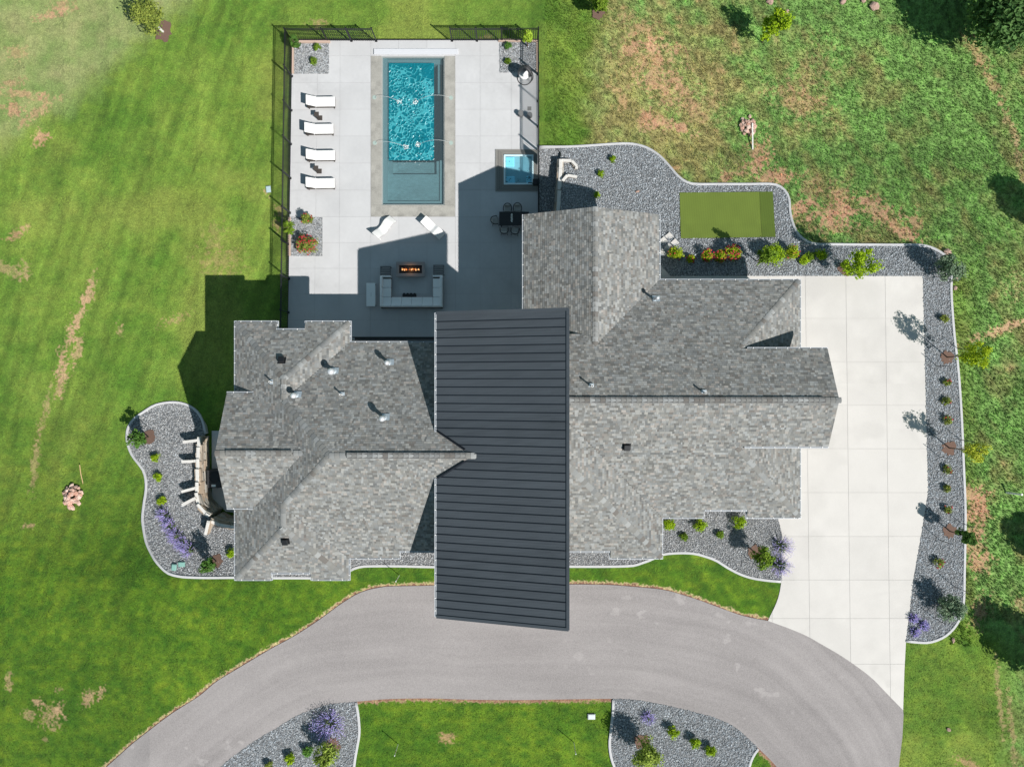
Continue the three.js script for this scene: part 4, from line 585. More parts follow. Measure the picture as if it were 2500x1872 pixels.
{ const t = thing('coffee_table', at(908, 721), 'long pale low table standing left of the sofa', 'table'); part(t, 'table_top', rbox(0.64, 0.05, 1.66, 0.012, 0, 0.42, 0), M.pale); for (const x of [-0.26, 0.26]) for (const z of [-0.74, 0.74]) part(t, 'leg', box(0.07, 0.4, 0.07, x, 0.2, z), M.grey); part(t, 'centre_seam', box(0.01, 0.006, 0.3, 0.02, 0.447, 0), M.slat); }
{ const t = thing('low_tray', at(1000, 722), 'low black tray with lobed rim on the floor in front of the sofa', 'tray'); part(t, 'tray', rbox(1.0, 0.08, 0.24, 0.03, 0, 0.12, 0), M.black); for (let i = 0; i < 4; i++) part(t, 'lobe', new THREE.SphereGeometry(0.07, 12, 8).scale(1.2, 0.6, 1).translate(-0.38 + i * 0.25, 0.14, -0.12), M.black); for (const x of [-0.4, 0.4]) part(t, 'foot', box(0.06, 0.09, 0.2, x, 0.045, 0), M.black); }
for (const [x, y, l] of [[943.5, 664, 'slatted grey stool at the end of the left arm of the sofa'], [1072, 661, 'slatted grey stool at the end of the right arm of the sofa']]) {
  const t = thing('slatted_stool', at(x, y), l, 'stool', 'slatted stools by the sofa'); for (let i = 0; i < 6; i++) part(t, 'slat', rbox(0.76, 0.03, 0.09, 0.008, 0, 0.42, -0.31 + i * 0.125), M.slat); for (const a of [-0.34, 0.34]) { part(t, 'rail', box(0.05, 0.06, 0.7, a, 0.375, 0), M.slat); for (const b of [-0.31, 0.31]) part(t, 'leg', box(0.06, 0.35, 0.06, a, 0.175, b), M.slat); }
}
{ // fire table
  const c = at(1004.5, 660), t = thing('fire_table', c, 'rectangular concrete fire table with burning flames in front of the sofa', 'fire table'), m = mat([0.36, 0.36, 0.37], 0.8, { map: concreteMap });
  part(t, 'body', rbox(1.9, 0.44, 0.95, 0.02, 0, 0.22, 0), m); for (const z of [-0.41, 0.41]) part(t, 'rim', rbox(2.05, 0.09, 0.24, 0.015, 0, 0.485, z), m); for (const x of [-0.92, 0.92]) part(t, 'rim', rbox(0.21, 0.09, 0.575, 0.015, x, 0.485, 0), m);
  part(t, 'burner_pan', box(1.62, 0.02, 0.575, 0, 0.455, 0), M.black);
  const lava = []; for (let i = 0; i < 150; i++) lava.push(new THREE.IcosahedronGeometry(rr(0.015, 0.03), 0).translate(rr(-0.78, 0.78), 0.475, rr(-0.26, 0.26))); part(t, 'lava_rock', mergeGeometries(lava), mat([0.03, 0.018, 0.014], 0.9)).userData.kind = 'stuff';
  part(t, 'burner_pipe', bar(V3(-0.66, 0.49, 0.02), V3(0.6, 0.49, 0.02), 0.016), M.grey);
  const glow = (r, g, b) => mat([0.02, 0.01, 0], 1, { emissive: C(r, g, b), emissiveIntensity: 1 });
  const fl = [glow(1.6, 0.8, 0.32), glow(1.0, 0.30, 0.06), glow(0.42, 0.07, 0.015)];
  for (let i = 0; i < 26; i++) { const x = rr(-0.62, 0.6), h = rr(0.05, 0.2), g = new THREE.ConeGeometry(rr(0.018, 0.04), h, 7).translate(0, h / 2, 0); g.rotateX(-rr(0.2, 1.1)); part(t, 'flame', g, fl[i % 3], [x, 0.48, 0.05 + rr(-0.05, 0.05)]); }
  const lamp = new THREE.PointLight(C(1, 0.45, 0.15), 0.25, 4, 2); lamp.position.set(c.x, 0.75, c.z); lamp.castShadow = true; scene.add(lamp);
}
{ // dining group, partly under the gable roof
  const t = thing('dining_table', at(1255, 539.5), 'black dining table half under the gable roof', 'dining table'); part(t, 'table_top', rbox(2.1, 0.05, 0.98, 0.015, 0, 0.73, 0), M.black); for (const x of [-0.92, 0.92]) for (const z of [-0.38, 0.38]) part(t, 'leg', box(0.08, 0.7, 0.08, x, 0.35, z), M.black);
  const g = thing('table_garland', at(1249.5, 532, 0.755), 'pale loose garland lying across the black dining table', 'garland'); const pts = []; for (let i = 0; i < 26; i++) pts.push(V3((i % 2 ? 0.07 : -0.07) + rr(-0.03, 0.03), 0.025 + rr(0, 0.03), -0.3 + i * 0.024)); part(g, 'garland_cord', tube(pts, 0.013, 160, 6), M.wrap);
  const seat = mat([0.42, 0.41, 0.39], 0.95, { bumpMap: fine, bumpScale: 0.004 });
  [[1239, 512, 0, 'dining chair at the left of the north side of the black table'], [1263, 511, 0, 'dining chair at the right of the north side of the black table'], [1208, 542.5, Math.PI / 2 + 0.2, 'dining chair at the west end of the black table'], [1231, 567, Math.PI, 'dining chair at the left of the south side of the black table'], [1257, 568, Math.PI - 0.15, 'dining chair turned slightly at the right of the south side of the table']].forEach(([x, y, a, l]) => {
    const c = thing('dining_chair', at(x, y), l, 'chair', 'dining chairs round the black table', a);
    part(c, 'seat', rbox(0.46, 0.1, 0.46, 0.04, 0, 0.43, 0.02), seat); for (const u of [-0.23, 0.23]) for (const v of [-0.2, 0.22]) part(c, 'leg', bar(V3(u, 0, v), V3(u * 0.9, 0.4, v * 0.9), 0.016), M.metalBlack);
    const arc = []; for (let i = 0; i <= 10; i++) { const q = Math.PI + Math.PI * i / 10; arc.push(V3(Math.cos(q) * 0.29, 0.66 + 0.14 * Math.sin(-q) , Math.sin(q) * 0.29 + 0.02)); } part(c, 'back_rail', tube([V3(-0.29, 0.64, 0.2), ...arc, V3(0.29, 0.64, 0.2)], 0.028, 40, 8), M.metalBlack);
    part(c, 'back_cushion', rbox(0.42, 0.3, 0.11, 0.045, 0, 0.62, -0.17).rotateX(0), seat); for (const u of [-0.29, 0.29]) part(c, 'arm_post', bar(V3(u, 0.0, 0.2), V3(u, 0.65, 0.2), 0.015), M.metalBlack);
  });
}
{ // hot tub let into a stepped surround
  const c = at(1261, 416), t = thing('hot_tub', c, 'square hot tub with bright blue water in a grey boarded surround', 'hot tub'), L = (x) => (x - 1261) / S, Z = (y) => (y - 416) / S;
  const board = [0.13, 0.16, 0.2].map((_, i) => mat([0.27 + 0.03 * i, 0.265 + 0.03 * i, 0.25 + 0.03 * i], 0.8, { map: concreteMap })); const B = (x0, y0, x1, y1, h, m = pick(board)) => part(t, 'board', box((x1 - x0) / S - 0.012, h, (y1 - y0) / S - 0.012, L((x0 + x1) / 2), h / 2, Z((y0 + y1) / 2)), m);
  for (let i = 0; i < 5; i++) { B(1209.5 + i * 4, 365 + i * 3, 1213.5 + i * 4, 467.5 - i * 3, 0.06 + i * 0.035); B(1213.5 + i * 4, 365 + i * 3, 1312, 368 + i * 3, 0.06 + i * 0.035); B(1213.5 + i * 4, 464.5 - i * 3, 1312, 467.5 - i * 3, 0.06 + i * 0.035); }
  B(1302.5, 380, 1312, 453, 0.2);
  const acr = new THREE.MeshPhysicalMaterial({ color: C(0.64, 0.85, 0.93), roughness: 0.25, clearcoat: 0.5 }), blue = mat([0.18, 0.68, 0.82], 0.3);
  const rim = (x0, y0, x1, y1) => part(t, 'shell_rim', rbox((x1 - x0) / S, 0.1, (y1 - y0) / S, 0.03, L((x0 + x1) / 2), 0.235, Z((y0 + y1) / 2)), acr);
  rim(1230, 380, 1302.5, 384); rim(1230, 449, 1302.5, 453); rim(1230, 384, 1234, 449); rim(1298.5, 384, 1302.5, 449);
  part(t, 'shell_floor', box(1.95, 0.06, 1.95, L(1266.2), -0.72, Z(416.5)), blue);
  const S2 = (x0, y0, x1, y1, h, m = acr) => part(t, 'moulded_seat', rbox((x1 - x0) / S, 0.75 + h, (y1 - y0) / S, 0.09, L((x0 + x1) / 2), (h - 0.75) / 2, Z((y0 + y1) / 2)), m);
  S2(1233, 383, 1256, 408, 0.1); S2(1233, 408, 1250, 430, -0.05); S2(1233, 430, 1258, 450, 0.08); S2(1258, 432, 1284, 450, -0.12); S2(1284, 428, 1300, 450, 0.02); S2(1288, 404, 1300, 428, -0.15);
  part(t, 'moulded_seat', new THREE.CylinderGeometry(0.5, 0.46, 0.6, 32).translate(L(1280), -0.36, Z(397)), acr); part(t, 'moulded_seat', new THREE.CylinderGeometry(0.34, 0.3, 0.4, 32).translate(L(1262), -0.5, Z(413)), blue);
  for (let i = 0; i < 34; i++) { const [x, y] = pick([[1240, 440], [1268, 442], [1292, 438], [1294, 392], [1240, 394], [1294, 415]]); part(t, 'jet', new THREE.CylinderGeometry(rr(0.02, 0.04), 0.03, 0.02, 12).translate(L(x + rr(-7, 7)), 0.125, Z(y + rr(-6, 6))), M.grey); }
  part(t, 'water', new THREE.PlaneGeometry(64 / S, 65 / S, 60, 60).rotateX(-Math.PI / 2).translate(L(1266.2), 0.17, Z(416.5)), new THREE.MeshPhysicalMaterial({ color: C(0.56, 0.90, 1.0), roughness: 0.05, transmission: 0.93, thickness: 0, ior: 1.33 }));
  const k = thing('equipment_box', at(1307, 449), 'small black equipment box at the south east corner of the hot tub', 'equipment box'); part(k, 'housing', rbox(0.36, 0.55, 0.36, 0.04, 0, 0.28, 0), M.black); part(k, 'lid', rbox(0.4, 0.05, 0.4, 0.02, 0, 0.58, 0), M.metalBlack); part(k, 'hose', tube([V3(-0.15, 0.4, 0.1), V3(-0.35, 0.5, 0.05), V3(-0.5, 0.28, 0.0)], 0.03, 16, 8), M.black);
}
{ // hanging egg chair
  const t = thing('egg_chair', at(1281, 190), 'hanging egg chair with white cushion on a black ring stand by the east fence', 'egg chair'), m = M.metalBlack;
  const ring = []; for (let i = 0; i < 20; i++) { const a = i / 20 * Math.PI * 2; ring.push(V3(Math.cos(a) * 0.52, 0.03, Math.sin(a) * 0.52)); } part(t, 'base_ring', tube(ring, 0.028, 60, 8, true), m);
  part(t, 'pole', tube([V3(0.42, 0.03, 0.3), V3(0.56, 0.7, 0.38), V3(0.5, 1.5, 0.32), V3(0.2, 1.93, 0.12), V3(-0.02, 1.95, 0), V3(-0.02, 1.8, 0)], 0.03, 40, 8), m); part(t, 'chain', bar(V3(-0.02, 1.82, 0), V3(-0.02, 1.62, 0), 0.012), M.grey);
  const prof = []; for (let i = 0; i <= 18; i++) { const u = i / 18; prof.push(V2(Math.max(0.001, 0.5 * Math.sin(Math.PI * Math.pow(u, 0.8))), 0.35 + u * 1.28)); }
  const egg = part(t, 'basket', new THREE.LatheGeometry(prof, 40, 0.9, 4.0), mat([0.10, 0.10, 0.11], 0.7, { side: THREE.DoubleSide, bumpMap: fine, bumpScale: 0.02 }));
  part(t, 'seat_cushion', new THREE.SphereGeometry(0.42, 24, 14).scale(1, 0.4, 1).translate(-0.02, 0.72, 0), M.cushion); part(t, 'back_cushion', new THREE.SphereGeometry(0.36, 24, 14).scale(0.9, 1, 0.35).rotateY(0.6).translate(0.1, 1.0, 0.12), M.cushion);
}
for (const [x, y, l] of [[1293, 284.5, 'dark round drum stool close to the east fence'], [1271, 281, 'dark round drum stool further from the east fence']]) { const t = thing('drum_stool', at(x, y), l, 'stool', 'dark drum stools by the east fence'); part(t, 'body', new THREE.LatheGeometry([[0.001, 0], [0.15, 0], [0.2, 0.12], [0.19, 0.3], [0.155, 0.4]].map((p) => V2(...p)), 24), M.slat); part(t, 'seat', new THREE.CylinderGeometry(0.17, 0.165, 0.05, 24).translate(0, 0.42, 0), M.slat); }

// ---------------------------------------------------------------- stone walls: single blocks under pale caps
const blockMats = Array.from({ length: 10 }, () => { const k = rr(0.75, 1.15), w = rr(0, 1); return mat([0.46 * k, lerp(0.44, 0.36, w) * k, lerp(0.40, 0.27, w) * k], 0.95, { bumpMap: fine, bumpScale: 0.03 }); });
const capMat = mat([0.8, 0.79, 0.77], 0.9, { map: concreteMap });
function roughBox(w, h, d, j = 0.02) { const g = rbox(w, h, d, Math.min(0.035, h * 0.2)), p = g.attributes.position; const s = Math.floor(rnd() * 1e4); for (let i = 0; i < p.count; i++) { const f = (a) => (hash(Math.round(p.getX(i) * 90) + s + a, Math.round(p.getY(i) * 90) * 31 + Math.round(p.getZ(i) * 90)) - 0.5) * j; p.setXYZ(i, p.getX(i) + f(1), p.getY(i) + f(2), p.getZ(i) + f(3)); } g.computeVertexNormals(); return g; }
function stoneWall(label, line, topAt, footAt, thick = 0.36) {
  const pts = smooth(line.map(([x, z]) => V2(x, z)), 0.1), t = thing('stone_wall', V3(pts[0].x, 0, pts[0].y), label, 'stone wall'), o = t.position;
  const put = (i, j, y0, y1, name, m, th, out = 0) => { const a = pts[i], b = pts[Math.min(j, pts.length - 1)], d = a.distanceTo(b); if (d < 0.08) return; const q = part(t, name, roughBox(d - 0.02, y1 - y0 - 0.015, th, name === 'cap_stone' ? 0.02 : 0.06), m, [(a.x + b.x) / 2 - o.x, (y0 + y1) / 2, (a.y + b.y) / 2 - o.z]); q.rotation.y = -Math.atan2(b.y - a.y, b.x - a.x) + rr(-0.02, 0.02); };
  for (let y = -0.2, row = 0; y < 3; row++) { const h = rr(0.26, 0.36); for (let i = 0; i < pts.length - 1;) { const n = Math.round(rr(4, 9)), p = pts[Math.min(i + (n >> 1), pts.length - 1)], top = topAt(p.x, p.y) - 0.1, foot = footAt(p.x, p.y) - 0.3; if (y < top && y + h > foot) put(i, i + n, y, Math.min(y + h, top), 'stone', pick(blockMats), thick + (thick < 0.2 ? rr(-0.02, 0.01) : rr(-0.04, 0.06) + 0.12 * clamp((top - y) / 2))); i += n; } y += h; }
  for (let i = 0; i < pts.length - 1;) { const n = Math.round(rr(6, 10)), p = pts[Math.min(i + (n >> 1), pts.length - 1)], top = topAt(p.x, p.y); put(i, i + n, top - 0.11, top, 'cap_stone', capMat, thick * (thick < 0.3 ? 1.35 : 0.6)); i += n; }
}
const zero = () => -0.1;
stoneWall('long stone retaining wall with pale cap beside the west gable', [[-22.0, 3.75], [-22.02, 5.0], [-21.95, 6.6], [-21.85, 8.1], [-21.5, 8.75], [-20.9, 9.15]], (x, z) => table([[3.6, 1.1], [5.5, 1.35], [7.8, 1.75], [9.2, 2.05]], z), zero);
stoneWall('stone retaining wall running under the south western eave', [[-20.85, 9.45], [-20.4, 9.68], [-19.5, 9.85], [-18.4, 9.95], [-17.2, 10.0]], () => 2.15, zero);
for (const [l, a, b, hh] of [['northernmost short stone wall jutting into the western gravel bed', [447, 1079], [484, 1074.5], 0.62], ['second short stone wall from the north in the western gravel bed', [444, 1127], [481, 1124.5], 0.5], ['third short stone wall from the north in the western gravel bed', [444, 1200], [483, 1189], 0.5], ['fourth short stone wall, slanting, in the western gravel bed', [445, 1232], [481, 1214], 0.55], ['short slanting stone wall nearest the south western eave', [502, 1305], [515, 1268], 0.6]]) {
  const A = on(...a, hh, true), B = on(...b, hh, true), top = Math.max(GB(A.x, A.z), GB(B.x, B.z)) + hh + 0.15; stoneWall(l, [[A.x, A.z], [(A.x + B.x) / 2, (A.z + B.z) / 2], [B.x, B.z]], () => top, (x, z) => GB(x, z), 0.14);
}
{ const W = (x, y, h) => { const p = at(x, y, h); return [p.x, p.z]; }; const tp = (x, z) => table([[-16.5, 0.75], [-14, 0.95], [-12, 1.3], [-9, 1.75]], z);
  stoneWall('long stone retaining wall east of the pool fence with white painted cap', [W(1369, 388, 0.8), W(1368.5, 420, 0.9), W(1366.5, 460, 1.1), W(1364, 500, 1.3), W(1362, 545, 1.5)], tp, zero, 0.42);
  stoneWall('short pale stone wall at the north end of the eastern retaining wall', [W(1371, 391, 0.8), W(1390, 392, 0.8), W(1408, 393.5, 0.8), W(1409, 402, 0.8), W(1407, 412, 0.8)], () => 0.82, (x, z) => GB(x, z), 0.14);
  stoneWall('second short pale stone wall branching off the eastern retaining wall', [W(1373, 442, 1.05), W(1372.5, 431, 1.05), W(1381, 428, 1.05), W(1396, 429, 1.05), W(1409, 432, 1.05)], () => 1.12, (x, z) => GB(x, z), 0.14); }
struct('patio', prism([V2(-21.6, 3.4), V2(-16.9, 3.4), V2(-16.9, 9.6), V2(-20.6, 9.2), V2(-21.6, 8.2)], -0.06, -0.3), deckMats[0], 'sunken concrete patio between the stone wall and the west gable');
{ const c = at(527.5, 1167, 0.4), t = thing('air_conditioner', V3(c.x, -0.06, c.z), 'dark grey air conditioner on the patio under the west gable', 'air conditioner'); part(t, 'cabinet', rbox(0.95, 0.9, 1.25, 0.04, 0, 0.47, 0), M.trim); part(t, 'fan_grille', new THREE.TorusGeometry(0.36, 0.025, 8, 32).rotateX(Math.PI / 2).translate(0.05, 0.93, -0.15), M.metalBlack); part(t, 'fan_disc', new THREE.CylinderGeometry(0.33, 0.33, 0.02, 28).translate(0.05, 0.925, -0.15), M.black); part(t, 'nameplate', rbox(0.3, 0.02, 0.16, 0.005, 0, 0.925, 0.47), M.pale); }

// ---------------------------------------------------------------- plants
const leafQuad = (P, col, c, pos, nrm, s, up) => { // one bent leaf of two triangles
  const a = new THREE.Vector3().crossVectors(nrm, up).normalize().multiplyScalar(s * 0.42), b = new THREE.Vector3().crossVectors(a, nrm).normalize().multiplyScalar(s * 0.75), n = nrm.clone().multiplyScalar(s * 0.16);
  const v = [pos.clone().sub(b), pos.clone().add(a).add(n), pos.clone().add(b), pos.clone().sub(a).add(n)];
  for (const k of [0, 1, 2, 0, 2, 3]) { P.push(v[k].x, v[k].y, v[k].z); col.push(c[0], c[1], c[2]); }
};
const rndDir = () => { const u = rr(-1, 1), a = rr(0, 6.2832), r = Math.sqrt(1 - u * u); return V3(r * Math.cos(a), u, r * Math.sin(a)); };
function foliage(rx, ry, rz, clumps, leaves, size, c0, c1, cy = 0, loose = 0.35, mound = true) {
  const P = [], col = [], cl = []; for (let i = 0; i < clumps; i++) { const d = rndDir(); if (mound && d.y < -0.35) d.y *= -1; const f = Math.pow(rnd(), 0.4); cl.push([V3(d.x * rx * f * 0.78, cy + d.y * ry * f * 0.78, d.z * rz * f * 0.78), rr(0.25, 0.45) * Math.min(rx, rz), rnd()]); }
  for (let i = 0; i < leaves; i++) {
    const [c, r, tone] = cl[Math.floor(rnd() * clumps)], d = rndDir(), f = Math.pow(rnd(), loose), p = c.clone().addScaledVector(d, r * f), n = d.clone().add(rndDir().multiplyScalar(0.7)).add(V3(0, 0.5, 0)).normalize(), t = clamp(tone * 0.6 + rnd() * 0.6 - 0.1), k = rr(0.8, 1.2);
    leafQuad(P, col, [lerp(c0[0], c1[0], t) * k, lerp(c0[1], c1[1], t) * k, lerp(c0[2], c1[2], t) * k], p, n, size * rr(0.7, 1.35), rndDir());
  }
  return geo(P, null, null, col);
}
const LIME = [[0.20, 0.34, 0.008], [0.42, 0.58, 0.02]], GREEN = [[0.04, 0.12, 0.02], [0.12, 0.24, 0.04]], MID = [[0.10, 0.20, 0.015], [0.24, 0.36, 0.035]], OLIVE = [[0.13, 0.19, 0.035], [0.36, 0.42, 0.08]], BLUE = [[0.09, 0.17, 0.09], [0.27, 0.36, 0.24]], YEL = [[0.34, 0.42, 0.03], [0.62, 0.66, 0.08]], SAGE = [[0.08, 0.13, 0.06], [0.2, 0.26, 0.13]];
function shrub(px, py, r, c, label, { h = 0.85, n = 420, size = 0.085, grp, name = 'shrub', red = 0, cat = 'shrub', bed = true } = {}) {
  const R = r / 30, p = on(px, py, R * h * 0.5, bed); p.y = G(p.x, p.z, bed); if (p.x > -16 && p.x < 2 && p.z < 0 && p.z > -26) p.y = 0;
  const t = thing(name, p, label, cat, grp), H2 = R * h;
  part(t, 'foliage', foliage(R, H2, R * rr(0.92, 1.08), 30, Math.round(n * 1.5), size * 0.9, c[0], c[1], H2 * 0.75, 0.5), M.leaf);
  part(t, 'stem', bar(V3(0, -0.05, 0), V3(rr(-0.03, 0.03), H2 * 0.8, 0), 0.02, 6, 0.01), M.bark);
  if (red) { const P = [], col = []; for (let i = 0; i < red; i++) { const d = rndDir(); d.y = Math.abs(d.y); const q = V3(d.x * R * 0.9, H2 * 0.8 + d.y * H2 * 0.95, d.z * R * 0.9); for (let k = 0; k < 5; k++) leafQuad(P, col, [rr(0.42, 0.6), rr(0.02, 0.08), rr(0.03, 0.1)], q.clone().addScaledVector(rndDir(), 0.03), rndDir().add(V3(0, 1, 0)).normalize(), 0.075, rndDir()); } part(t, 'flowers', geo(P, null, null, col), M.petal).userData.kind = 'stuff'; }
  return t;
}
function lavender(px, py, r, label, grp, lean = [0, 0]) {
  const R = r / 35, p = on(px, py, 0.2, true); p.y = G(p.x, p.z, true); const t = thing('lavender', p, label, 'lavender', grp), P = [], col = [], Q = [], cq = [];
  part(t, 'foliage', foliage(R * 0.5, R * 0.35, R * 0.5, 9, 260, 0.09, SAGE[0], SAGE[1], R * 0.3), M.leaf);
  for (let i = 0; i < (r > 40 ? 260 : 130); i++) {
    const d = rndDir(); d.y = Math.abs(d.y) * 0.9 + 0.35; d.x += lean[0]; d.z += lean[1]; d.normalize(); const l = R * rr(0.75, 1.25), side = V3(-d.z, 0, d.x).normalize(), u = side.clone().cross(d).normalize(), a = d.clone().multiplyScalar(R * 0.2), b = d.clone().multiplyScalar(l);
    for (const w of [side, u]) { const e = w.clone().multiplyScalar(0.008), v = [a.clone().sub(e), a.clone().add(e), b]; for (const q of v) { Q.push(q.x, q.y, q.z); cq.push(0.28, 0.33, 0.26); } }
    for (let k = 0; k < 5; k++) leafQuad(P, col, [rr(0.38, 0.54), rr(0.34, 0.46), rr(0.72, 0.9)], d.clone().multiplyScalar(l * (0.6 + k * 0.09)), rndDir().add(V3(0, 0.8, 0)).normalize(), r > 40 ? 0.06 : 0.045, d);
  }
  part(t, 'stems', geo(Q, null, null, cq), M.petal).userData.kind = 'stuff'; part(t, 'flowers', geo(P, null, null, col), M.petal).userData.kind = 'stuff'; return t;
}
function tree(base, o, label) {                                // o: h top, r crown radius, c colours, lo first foliage
  const p = on(...base, 0, true); p.y = G(p.x, p.z, true); if (o.deck) p.y = 0;
  const t = thing(o.name || 'young_tree', p, label, 'tree', o.grp), lo = o.lo ?? o.h * 0.3, cy = (lo + o.h) / 2, ry = (o.h - lo) / 2, lean = V3(rr(-0.08, 0.08), 0, rr(-0.08, 0.08)), tr = o.tr || 0.045;
  const trunk = part(t, 'trunk', bar(V3(0, -0.1, 0), V3(lean.x, o.h * 0.8, lean.z), tr, 8, tr * 0.4), M.bark);
  if (o.wrap) part(t, 'trunk_guard', bar(V3(0, 0, 0), V3(lean.x * 0.5, o.wrap, lean.z * 0.5), tr + 0.05, 10), M.wrap);
  for (let i = 0; i < (o.limbs ?? 6); i++) { const a = i * 2.4 + rr(0, 0.6), y = lerp(lo, o.h * 0.75, rnd()); part(t, 'limb', bar(V3(lean.x * y / o.h, y * 0.85, lean.z * y / o.h), V3(Math.cos(a) * o.r * 0.7, y + o.r * 0.35, Math.sin(a) * o.r * 0.7), tr * 0.4, 5, tr * 0.12), M.bark); }
  part(t, 'crown', foliage(o.r, ry, o.r * (o.flat || 1), o.clumps || 26, o.n || 1300, o.size || 0.12, o.c[0], o.c[1], cy, o.loose || 0.45, false), M.leaf);
  for (const [dx, dz] of o.stakes || []) { part(t, 'stake', bar(V3(dx, -0.1, dz), V3(dx, 1.5, dz), 0.022, 6), M.metalBlack); part(t, 'tie', bar(V3(dx, 1.35, dz), V3(lean.x * 0.4, 1.35, lean.z * 0.4), 0.008, 4), M.black); }
  if (o.mulch) { const poly = []; for (let i = 0; i < 22; i++) { const a = i / 22 * 6.2832, r = o.mulch * rr(0.7, 1.15); poly.push(V2(p.x + Math.cos(a) * r, p.z + Math.sin(a) * r)); } struct('mulch_ring', drape(poly, (x, z) => G(x, z, true), 0.09), M.mulch, 'round patch of red bark mulch at the foot of a young tree'); }
  return t;
}
const ST = [[0.75, -0.55], [-0.65, 0.6]];
tree([398, 78], { h: 3.7, r: 1.25, lo: 1.0, c: OLIVE, n: 2200, clumps: 40, wrap: 1.0, mulch: 0.75, size: 0.11 }, 'olive green tree with white trunk guard on the lawn in the north west');
tree([1461, 34], { h: 2.9, r: 0.75, lo: 0.7, c: MID, mulch: 0.45 }, 'small light green tree at the top edge right of the pool');
tree([1861, 104], { h: 4.8, r: 0.95, lo: 0.5, c: LIME, n: 1500, size: 0.13 }, 'lime green tree standing alone in the rough meadow');
tree([2372, 92], { name: 'broad_tree', h: 6.2, r: 2.6, lo: 1.5, c: [[0.05, 0.13, 0.035], [0.15, 0.28, 0.08]], n: 9000, clumps: 110, size: 0.22, tr: 0.16, limbs: 10 }, 'big dark green tree in the north eastern corner');
[[2556, 1625, 6.4, 2.0, 'south eastern'], [2604, 1380, 5.6, 1.4, 'eastern'], [2598, 575, 5.6, 1.5, 'north eastern']].forEach(([x, y, h, r, w]) => tree([x, y], { name: 'broad_tree', h, r, lo: 1, c: GREEN, n: 4200, clumps: 60, size: 0.24, tr: 0.14 }, `dark broad tree just past the ${w} edge whose shadow falls on the meadow`));
tree([2311, 872], { h: 5.0, r: 0.95, lo: 1.2, c: LIME.map((c) => [c[0] * 1.1, c[1], c[2]]), n: 1300, mulch: 0.5, stakes: ST, loose: 0.7, size: 0.1 }, 'yellow green tree leaning over the eastern kerb, northern one of two');
tree([2316, 1093], { h: 4.4, r: 0.8, lo: 1.2, c: YEL, n: 1000, mulch: 0.5, stakes: ST, loose: 0.7, size: 0.1 }, 'pale yellow tree leaning over the eastern kerb');
tree([2318, 1296], { h: 3.3, r: 0.5, lo: 0.7, c: GREEN, n: 1000, mulch: 0.5, stakes: ST }, 'slim dark green tree in the eastern gravel bed');
tree([2296, 1470], { h: 2.2, r: 0.95, lo: 0.15, c: BLUE, n: 2400, clumps: 36, stakes: [[0.9, -1.1], [-0.5, 1.0], [-0.9, -0.3]], size: 0.1, name: 'evergreen' }, 'round blue green evergreen at the southern end of the eastern bed');
tree([2293, 657], { h: 2.3, r: 1.0, lo: 0.15, c: BLUE, n: 2400, clumps: 36, stakes: [[0.6, 0.9]], size: 0.1, name: 'evergreen' }, 'round blue green evergreen at the north eastern corner of the gravel bed');
tree([2062, 656], { h: 3.9, r: 1.3, lo: 0.6, c: LIME, n: 1500, mulch: 0.5, flat: 0.75, size: 0.12 }, 'broad lime green tree in the gravel north of the drive');
tree([1842, 1347], { h: 2.8, r: 0.75, lo: 0.7, c: MID, n: 1500, mulch: 0.5, stakes: [[-0.2, -0.75], [0.1, 0.9]], size: 0.1 }, 'round green tree with red mulch in the bed by the drive');
tree([364, 1067], { h: 2.6, r: 0.68, lo: 0.7, c: GREEN, n: 700, mulch: 0.5, stakes: [[-0.25, -0.8], [-0.3, 0.6]], loose: 0.7, size: 0.14 }, 'dark green sapling with red mulch in the north of the western bed');
tree([529, 1369], { h: 2.2, r: 0.6, lo: 0.5, c: GREEN, n: 650, mulch: 0.45, stakes: [[-0.6, -0.4], [0.2, 0.5]], loose: 0.7, size: 0.13 }, 'dark green sapling with red mulch at the south western house corner');
tree([812, 1818], { h: 2.6, r: 0.95, lo: 0.4, c: [[0.15, 0.23, 0.03], [0.42, 0.54, 0.10]], n: 1800, mulch: 0.55, size: 0.1 }, 'yellow green tree at the lower edge left of the lawn');
tree([1566, 1808], { h: 3.1, r: 1.15, lo: 0.6, c: [[0.15, 0.23, 0.03], [0.42, 0.54, 0.10]], n: 2200, clumps: 36, mulch: 0.55, size: 0.11 }, 'large yellow green tree at the lower edge right of the lawn');
tree([733, 124], { h: 1.9, r: 0.42, lo: 0.3, c: GREEN, n: 520, deck: 1, size: 0.11, loose: 0.7 }, 'dark green sapling in the north western planter of the terrace');
tree([1287, 118], { h: 2.9, r: 0.38, lo: 0.3, c: YEL.map((c) => [c[0] * 0.8, c[1], c[2]]), n: 620, deck: 1, size: 0.12, loose: 0.7 }, 'tall bright lime sapling in the north eastern planter of the terrace');
tree([720, 567], { h: 2.0, r: 0.55, lo: 0.4, c: MID, n: 420, deck: 1, size: 0.11, loose: 0.8 }, 'thin green sapling in the western planter leaning over the fence');

